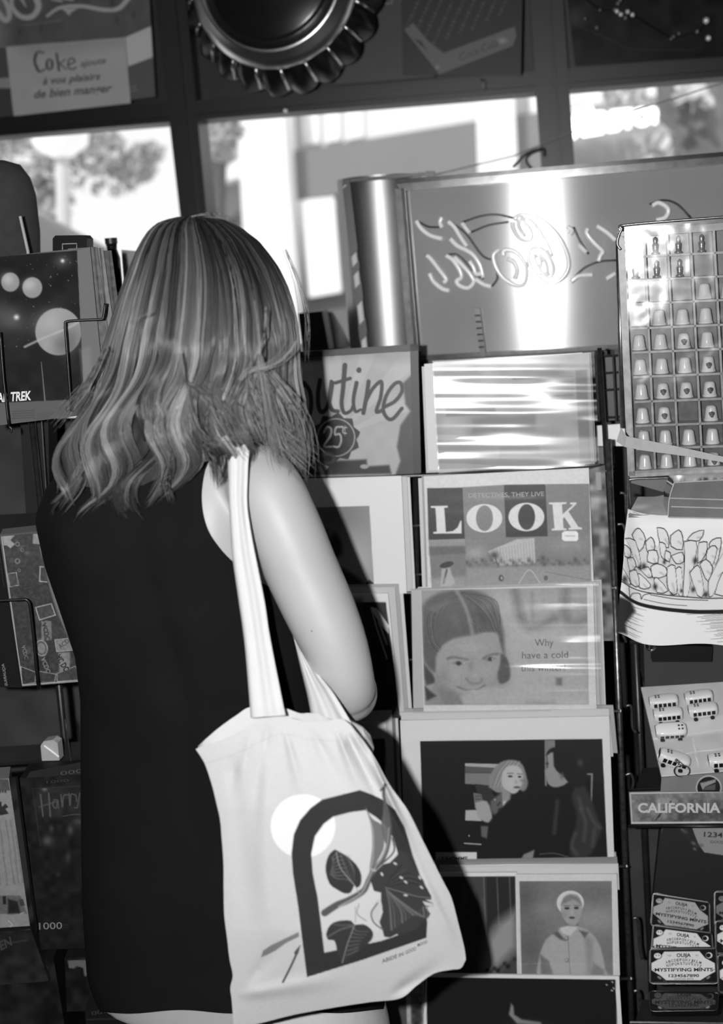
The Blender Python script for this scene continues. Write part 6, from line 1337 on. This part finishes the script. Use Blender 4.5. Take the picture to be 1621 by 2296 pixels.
# dense under layer of the hair, open toward the face
ny, nt = 90, 140; ts = np.linspace(math.radians(-132), math.radians(132), nt); Yg = np.linspace(488, 1092, ny)
G = []; Cc = []
for i, yy in enumerate(Yg):
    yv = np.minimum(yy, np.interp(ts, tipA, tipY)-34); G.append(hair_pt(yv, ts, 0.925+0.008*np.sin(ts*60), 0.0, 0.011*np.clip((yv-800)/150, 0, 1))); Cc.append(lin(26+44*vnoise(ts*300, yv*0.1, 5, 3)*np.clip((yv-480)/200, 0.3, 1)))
idx = np.arange(ny*nt).reshape(ny, nt); q = np.stack([idx[:-1, :-1], idx[1:, :-1], idx[1:, 1:], idx[:-1, 1:]], -1).reshape(-1, 4)
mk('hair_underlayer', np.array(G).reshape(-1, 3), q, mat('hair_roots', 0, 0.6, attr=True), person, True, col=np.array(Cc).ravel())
# ================================================================== the tote bag
def zz(p): return [(420+x/2.5328, 1500+y/2.5328) for x, y in p]
def ridge(X, Y, x0, y0, x1, y1, w0, w1, amp):
    dx, dy = x1-x0, y1-y0; L = math.hypot(dx, dy); u = ((X-x0)*dx+(Y-y0)*dy)/L; d = ((X-x0)*dy-(Y-y0)*dx)/L; t = np.clip(u/L, 0, 1); w_ = w0+(w1-w0)*t
    return amp*np.exp(-(d/w_)**2)*np.clip(u/40+0.2, 0, 1)*np.clip((L-u)/120+0.05, 0, 1)
def bagY(X, Y):
    c = (X-740)/300.0; r_ = (Y-1950)/350.0
    D = 1.405-0.030*np.clip(1-c*c, 0, 1)*np.clip(1.15-r_*r_, 0, 1)+0.03*np.clip(c, -1, 1.2)*0.6
    for a in ((755, 1640, 820, 1800, 6, 16, -.006), (775, 1640, 880, 1850, 6, 14, .006), (790, 1640, 930, 1900, 6, 12, -.006), (700, 1640, 780, 1790, 8, 22, .004), (600, 1630, 560, 1880, 8, 26, .004), (565, 1640, 500, 1900, 8, 26, -.003), (640, 1640, 690, 1830, 6, 20, -.004), (590, 1650, 600, 2150, 12, 30, -.003), (520, 1700, 560, 2100, 14, 40, .004), (800, 1660, 1000, 2060, 6, 14, .005), (830, 1690, 1020, 2120, 5, 12, -.005), (540, 2230, 780, 2190, 12, 22, -.004), (560, 2200, 640, 2100, 10, 30, .004), (880, 2230, 1010, 2150, 10, 20, .005), (780, 1640, 760, 1700, 5, 8, -.003)):
        D = D+ridge(X, Y, *a)
    return D
TopE = zz([(48, 455), (90, 435), (200, 400), (300, 350), (400, 300), (470, 275), (560, 270), (640, 290), (720, 300), (800, 296), (862, 284), (900, 296), (932, 322)])
RigE = zz([(932, 322), (1050, 480), (1150, 660), (1250, 800), (1340, 980), (1450, 1200), (1500, 1300), (1540, 1450), (1570, 1570), (1582, 1650)])
BotE = zz([(262, 2016), (290, 2036), (420, 2010), (600, 1965), (760, 1935), (900, 1912), (1050, 1890), (1210, 1870), (1300, 1800), (1400, 1730), (1500, 1708), (1552, 1700), (1582, 1650)])
LefE = zz([(48, 455), (100, 540), (140, 660), (160, 740), (185, 850), (195, 960), (205, 1100), (206, 1250), (210, 1400), (226, 1530), (240, 1650), (258, 1740), (244, 1810), (252, 1880), (262, 2016)])
def resamp(P, n):
    P = smoothline(np.array(P), 6); d = np.r_[0, np.cumsum(np.linalg.norm(np.diff(P, axis=0), axis=1))]; t = np.linspace(0, d[-1], n); return np.stack([np.interp(t, d, P[:, 0]), np.interp(t, d, P[:, 1])], -1)
nu, nv = 330, 360
T_, B_, L_, R_ = resamp(TopE, nu+1), resamp(BotE, nu+1), resamp(LefE, nv+1), resamp(RigE, nv+1)
U, W = np.meshgrid(np.linspace(0, 1, nu+1), np.linspace(0, 1, nv+1)); U = U[..., None]; W = W[..., None]
Cn = (1-W)*T_[None]+W*B_[None]+(1-U)*L_[:, None]+U*R_[:, None]-((1-U)*(1-W)*T_[0]+U*(1-W)*T_[-1]+(1-U)*W*B_[0]+U*W*B_[-1])
X, Y = Cn[..., 0], Cn[..., 1]
A = Art(X, Y, 214); A.tr(420, 1500, 2.5328); A.noise(3, 3, 2)
A.stroke([(80, 545), (300, 470), (470, 385), (560, 370), (700, 400), (860, 410)], 5, 190, 0.5)
A.ell(657, 893, 184, 181, 250)
out_ = [(680, 1750), (648, 1500), (630, 1350), (600, 1160), (592, 1050), (605, 940), (640, 860), (700, 790), (765, 742), (860, 718), (980, 688), (1045, 712), (1105, 740), (1180, 800), (1235, 900), (1280, 1060), (1340, 1220), (1362, 1440), (1358, 1526), (1000, 1650)]
inn = [(778, 1612), (755, 1420), (740, 1300), (712, 1160), (704, 1050), (725, 950), (775, 880), (830, 838), (930, 812), (1010, 802), (1070, 840), (1120, 880), (1170, 960), (1200, 1060), (1270, 1250), (1290, 1400), (1285, 1480), (1100, 1545)]
A.poly(out_, 58); A.poly(inn, 218); A.clip = A.mask(inn); A.ell(657, 893, 184, 181, 250); A.clip = None
# botanical print
A.poly([(1010, 780), (1050, 850), (1105, 890), (1118, 1000), (1085, 1080), (1035, 1150), (1050, 1020), (1045, 900)], 120, 1, 2, 3); A.stroke([(1015, 800), (1055, 920), (1055, 1060), (1040, 1140)], 5, 190, 0.8)
A.poly([(1115, 760), (1140, 860), (1150, 940), (1130, 1000), (1100, 900), (1110, 830)], 100, 0.9, 3, 3)
A.stroke([(1122, 655), (1115, 720), (1135, 800), (1150, 900), (1140, 1000), (1110, 1080), (1060, 1140), (1030, 1200), (1000, 1260), (920, 1310), (850, 1340), (780, 1385)], 12, 92, 1, 3, w1=40); A.stroke([(1145, 900), (1135, 1000), (1105, 1075), (1050, 1150), (1020, 1215), (980, 1280), (860, 1350)], 5, 190, 0.7, w1=10)
A.stroke([(1165, 960), (1175, 1030), (1130, 1085), (1080, 1120)], 9, 80); A.stroke([(1050, 1140), (1100, 1160), (1060, 1200)], 16, 170)
A.poly([(838, 1025), (905, 1062), (960, 1112), (988, 1170), (984, 1225), (962, 1242), (948, 1228), (930, 1268), (895, 1275), (850, 1252), (808, 1220), (786, 1150), (790, 1095), (808, 1050)], 60, 1, 1.6, 2)
for i in range(8): A.stroke([(945-i*10, 1222-i*22), (905-i*6, 1195-i*22), (850-i*4, 1190-i*17), (812+i*3, 1165-i*12)], 4, 150, 0.5, 2, w1=7); A.stroke([(945-i*12, 1215-i*22), (950-i*4, 1160-i*14), (930-i*6, 1110-i*8)], 3, 130, 0.5, 2)
A.stroke([(845, 1040), (870, 1130), (950, 1230), (975, 1275)], 5, 165, 0.9)
A.poly([(1190, 1060), (1205, 1032), (1240, 1040), (1265, 1060), (1262, 1080), (1275, 1095), (1290, 1130), (1320, 1170), (1340, 1200), (1352, 1230), (1385, 1290), (1385, 1310), (1350, 1310), (1395, 1330), (1398, 1348), (1350, 1350), (1380, 1390), (1370, 1410), (1330, 1440), (1300, 1480), (1240, 1500), (1205, 1515), (1190, 1505), (1150, 1525), (1118, 1520), (1108, 1480), (1090, 1440), (1110, 1380), (1100, 1320), (1100, 1270), (1060, 1260), (1040, 1200), (1070, 1150), (1110, 1110), (1150, 1100), (1170, 1080)], 66, 1, 1.8)
for i in range(11): A.stroke([(1130+i*4, 1250+i*4), (1150+i*20, 1350+i*6), (1160+i*20, 1480-i*14)], 6, 150-(i % 3)*30, 0.55, 3, w1=12)
for i in range(7): A.stroke([(1125, 1235), (1160+i*20, 1180-i*6+i*i*2), (1220+i*24, 1110+i*24)], 3, 26+(i % 2)*70, 0.7, 2)
for x, y, rt in ((1215, 1185, 30), (1240, 1210, 40), (1320, 1185, 60), (1330, 1240, 40), (1105, 1165, 60), (1180, 1105, 30), (1240, 1285, 10)): A.ell(x, y, 12, 6, 210, rot=rt)
A.stroke([(1125, 1240), (1200, 1262), (1300, 1290), (1380, 1300)], 4, 150, 0.8); A.poly([(1335, 1318), (1398, 1332), (1396, 1352), (1350, 1342)], 205)
A.poly([(1070, 1320), (1095, 1300), (1108, 1350), (1085, 1420), (1100, 1460), (1060, 1420), (1045, 1380)], 205, 0.8, 2)
A.stroke([(1080, 1330), (1045, 1385), (1060, 1440), (1110, 1480)], 9, 110, 0.9); A.stroke([(975, 1335), (965, 1390), (1015, 1430)], 6, 150, 0.9); A.stroke([(955, 1350), (955, 1440)], 2.5, 120)
A.poly([(788, 1508), (800, 1470), (830, 1440), (880, 1428), (930, 1430), (950, 1452), (1000, 1450), (1035, 1470), (1055, 1500), (1045, 1540), (1000, 1580), (960, 1610), (920, 1640), (882, 1672), (862, 1640), (850, 1600), (845, 1570), (832, 1540), (800, 1538)], 64, 1, 1.6, 2)
for i in range(7): A.stroke([(940-i*6, 1470+i*26), (970, 1490+i*18), (1030-i*14, 1490+i*18)], 5, 160, 0.55, 3, w1=2)
A.stroke([(800, 1520), (870, 1480), (940, 1460)], 6, 140, 0.7, 3); A.stroke([(830, 1450), (880, 1455), (940, 1452)], 5, 130, 0.6, 3); A.stroke([(950, 1455), (910, 1560), (880, 1668)], 5, 170, 0.8)
A.poly([(418, 1638), (430, 1600), (470, 1572), (540, 1538), (632, 1494), (634, 1520), (560, 1556), (500, 1600), (450, 1625)], 120, 0.85, 2); A.stroke([(543, 1778), (590, 1685), (628, 1600)], 12, 84, 1, 1.5, sm=3); A.stroke([(618, 1612), (640, 1572)], 22, 84, 1, 1.5, sm=0, w1=5)
A.stroke([(1098, 690), (1128, 658)], 9, 66, sm=0)
A.blob(415, 1925, 8, 8, 190, 0.5)
c = lin(A.V.ravel())*0.80
Yv = bagY(X.ravel(), Y.ravel()); G = PY(X.ravel(), Y.ravel(), Yv); idx = np.arange((nu+1)*(nv+1)).reshape(nv+1, nu+1); q = np.stack([idx[:-1, :-1], idx[1:, :-1], idx[1:, 1:], idx[:-1, 1:]], -1).reshape(-1, 4)
bag = thing('tote_bag', 'white cotton tote bag with arch and leaf print hanging from her right shoulder', 'bag', PY(760, 2250, 1.44))
tp, tf = [], []
V = [G]; FS = [tuple(r) for r in q.tolist()]; cs = [c]; n = len(G)
for body_, p0, p1, h in (('ABIDE', (1105, 1672), (1192, 1640), 22), ('IN', (1203, 1637), (1228, 1626), 20), ('GOOD', (1240, 1620), (1300, 1596), 20), ('MOOD', (1308, 1578), (1364, 1556), 18)):
    a0, a1 = zz([p0])[0], zz([p1])[0]; tpx, tfc = text_px(body_, a0, a1, h/2.5328, 0.3, 0.01); W3 = PY(tpx[:, 0], tpx[:, 1], bagY(tpx[:, 0], tpx[:, 1])-0.0008); V.append(W3); FS += [tuple(i+n for i in ff) for ff in tfc]; n += len(W3); cs.append(np.full(len(W3), float(lin(75))))
M_CANVAS = mat('cotton_canvas', 0, 0.95, attr=True, spec=0.1)
mk('front_panel', np.concatenate(V), FS, M_CANVAS, bag, True, col=np.concatenate(cs))
# back panel, set off behind the front one and joined to it along sides and bottom
k = 6; Xb = X[::k, ::k].copy(); Yb = Y[::k, ::k].copy(); nvb, nub = Xb.shape; Wb = np.linspace(0, 1, nvb)[:, None]; Ub = np.linspace(0, 1, nub)[None, :]
bt = resamp(zz([(60, 440), (130, 375), (200, 318), (280, 262), (350, 218), (460, 205), (560, 224), (640, 252), (690, 250), (760, 262), (860, 300), (932, 322)]), nub)
sh = (bt-np.stack([Xb[0], Yb[0]], -1)); Xb = Xb+sh[None, :, 0]*(1-Wb)**1.5; Yb = Yb+sh[None, :, 1]*(1-Wb)**1.5
dep = 0.05*np.sin(np.pi*Ub)**0.5*(0.25+0.75*(1-Wb**3)); Db = bagY(X[::k, ::k], Y[::k, ::k])+0.002+dep
Gb = PY(Xb.ravel(), Yb.ravel(), Db.ravel()); idb = np.arange(nvb*nub).reshape(nvb, nub); qb_ = np.stack([idb[:-1, :-1], idb[:-1, 1:], idb[1:, 1:], idb[1:, :-1]], -1).reshape(-1, 4)
ob = mk('back_panel', Gb, qb_, mat('canvas_back', 200, 0.95, noise=0.03, bump=0.2), bag, True)
# side gusset crumpled near the elbow
gp_ = [(786, 1618), (812, 1632), (830, 1652), (838, 1678), (834, 1700), (846, 1722), (880, 1790), (930, 1880), (900, 1850), (860, 1760), (820, 1680)]
Pg = np.array(gp_, float); Gg = PY(Pg[:, 0], Pg[:, 1], 1.45+0.01*np.sin(np.arange(len(Pg))*2.1)); v, f = box_pts(list(Gg), list(Gg+np.array([0, .004, 0]))); mk('gusset', v, f, mat('canvas_gusset', 180, 0.95, noise=0.05, bump=0.5), bag)
# handles
def strap(rows, n=60, m_=12, fold=0.0018):
    R = smoothline(np.array(rows, float), 10); V = []; nn = len(R)
    for i in range(nn):
        xl, yl, xr, yr, Yd = R[i]; u = np.linspace(0, 1, m_+1); xx = xl+(xr-xl)*u; yy = yl+(yr-yl)*u; prof = fold*(np.cos(u*2*math.pi*2.2+i*0.01))-0.003*np.sin(u*math.pi)
        V.append(PY(xx, yy, Yd+prof))
    V = np.array(V); f_ = V.reshape(-1, 3); k = len(f_); i0 = np.arange(nn*(m_+1)).reshape(nn, m_+1); q = np.stack([i0[:-1, :-1], i0[1:, :-1], i0[1:, 1:], i0[:-1, 1:]], -1).reshape(-1, 4)
    b = f_+np.array([0, 0.0022, 0]); rim = np.r_[i0[0], i0[1:, -1], i0[-1, -2::-1], i0[-2:0:-1, 0]]; rf = np.array([(rim[j], rim[(j+1) % len(rim)], rim[(j+1) % len(rim)]+k, rim[j]+k) for j in range(len(rim))])
    return np.vstack([f_, b]), np.vstack([q, q[:, ::-1]+k, rf])
M_STRAP = mat('cotton_webbing', 204, 0.95, noise=0.02, scale=40, bump=0.25)
v, q = strap([(556, 984, 600, 1010, 1.600), (545, 984, 585, 996, 1.545), (530, 992, 566, 990, 1.515), (518, 1004, 561, 998, 1.500), (511, 1025, 557, 1030, 1.493), (511, 1070, 555, 1070, 1.488), (512, 1113, 554, 1130, 1.480), (516, 1180, 561, 1185, 1.470), (521, 1250, 571, 1240, 1.462), (534, 1342, 592, 1345, 1.450), (544, 1410, 602, 1412, 1.440), (551, 1472, 613, 1472, 1.430), (559, 1570, 632, 1568, 1.412), (562, 1610, 640, 1604, 1.400)])
mk('handle', v, q, M_STRAP, bag, True)
v, q = strap([(640, 1360, 652, 1372, 1.590), (659, 1436, 666, 1442, 1.545), (668, 1475, 690, 1478, 1.520), (679, 1520, 718, 1518, 1.495), (690, 1565, 748, 1556, 1.47), (699, 1612, 790, 1625, 1.44)], fold=0.004)
mk('handle', v, q, M_STRAP, bag, True)
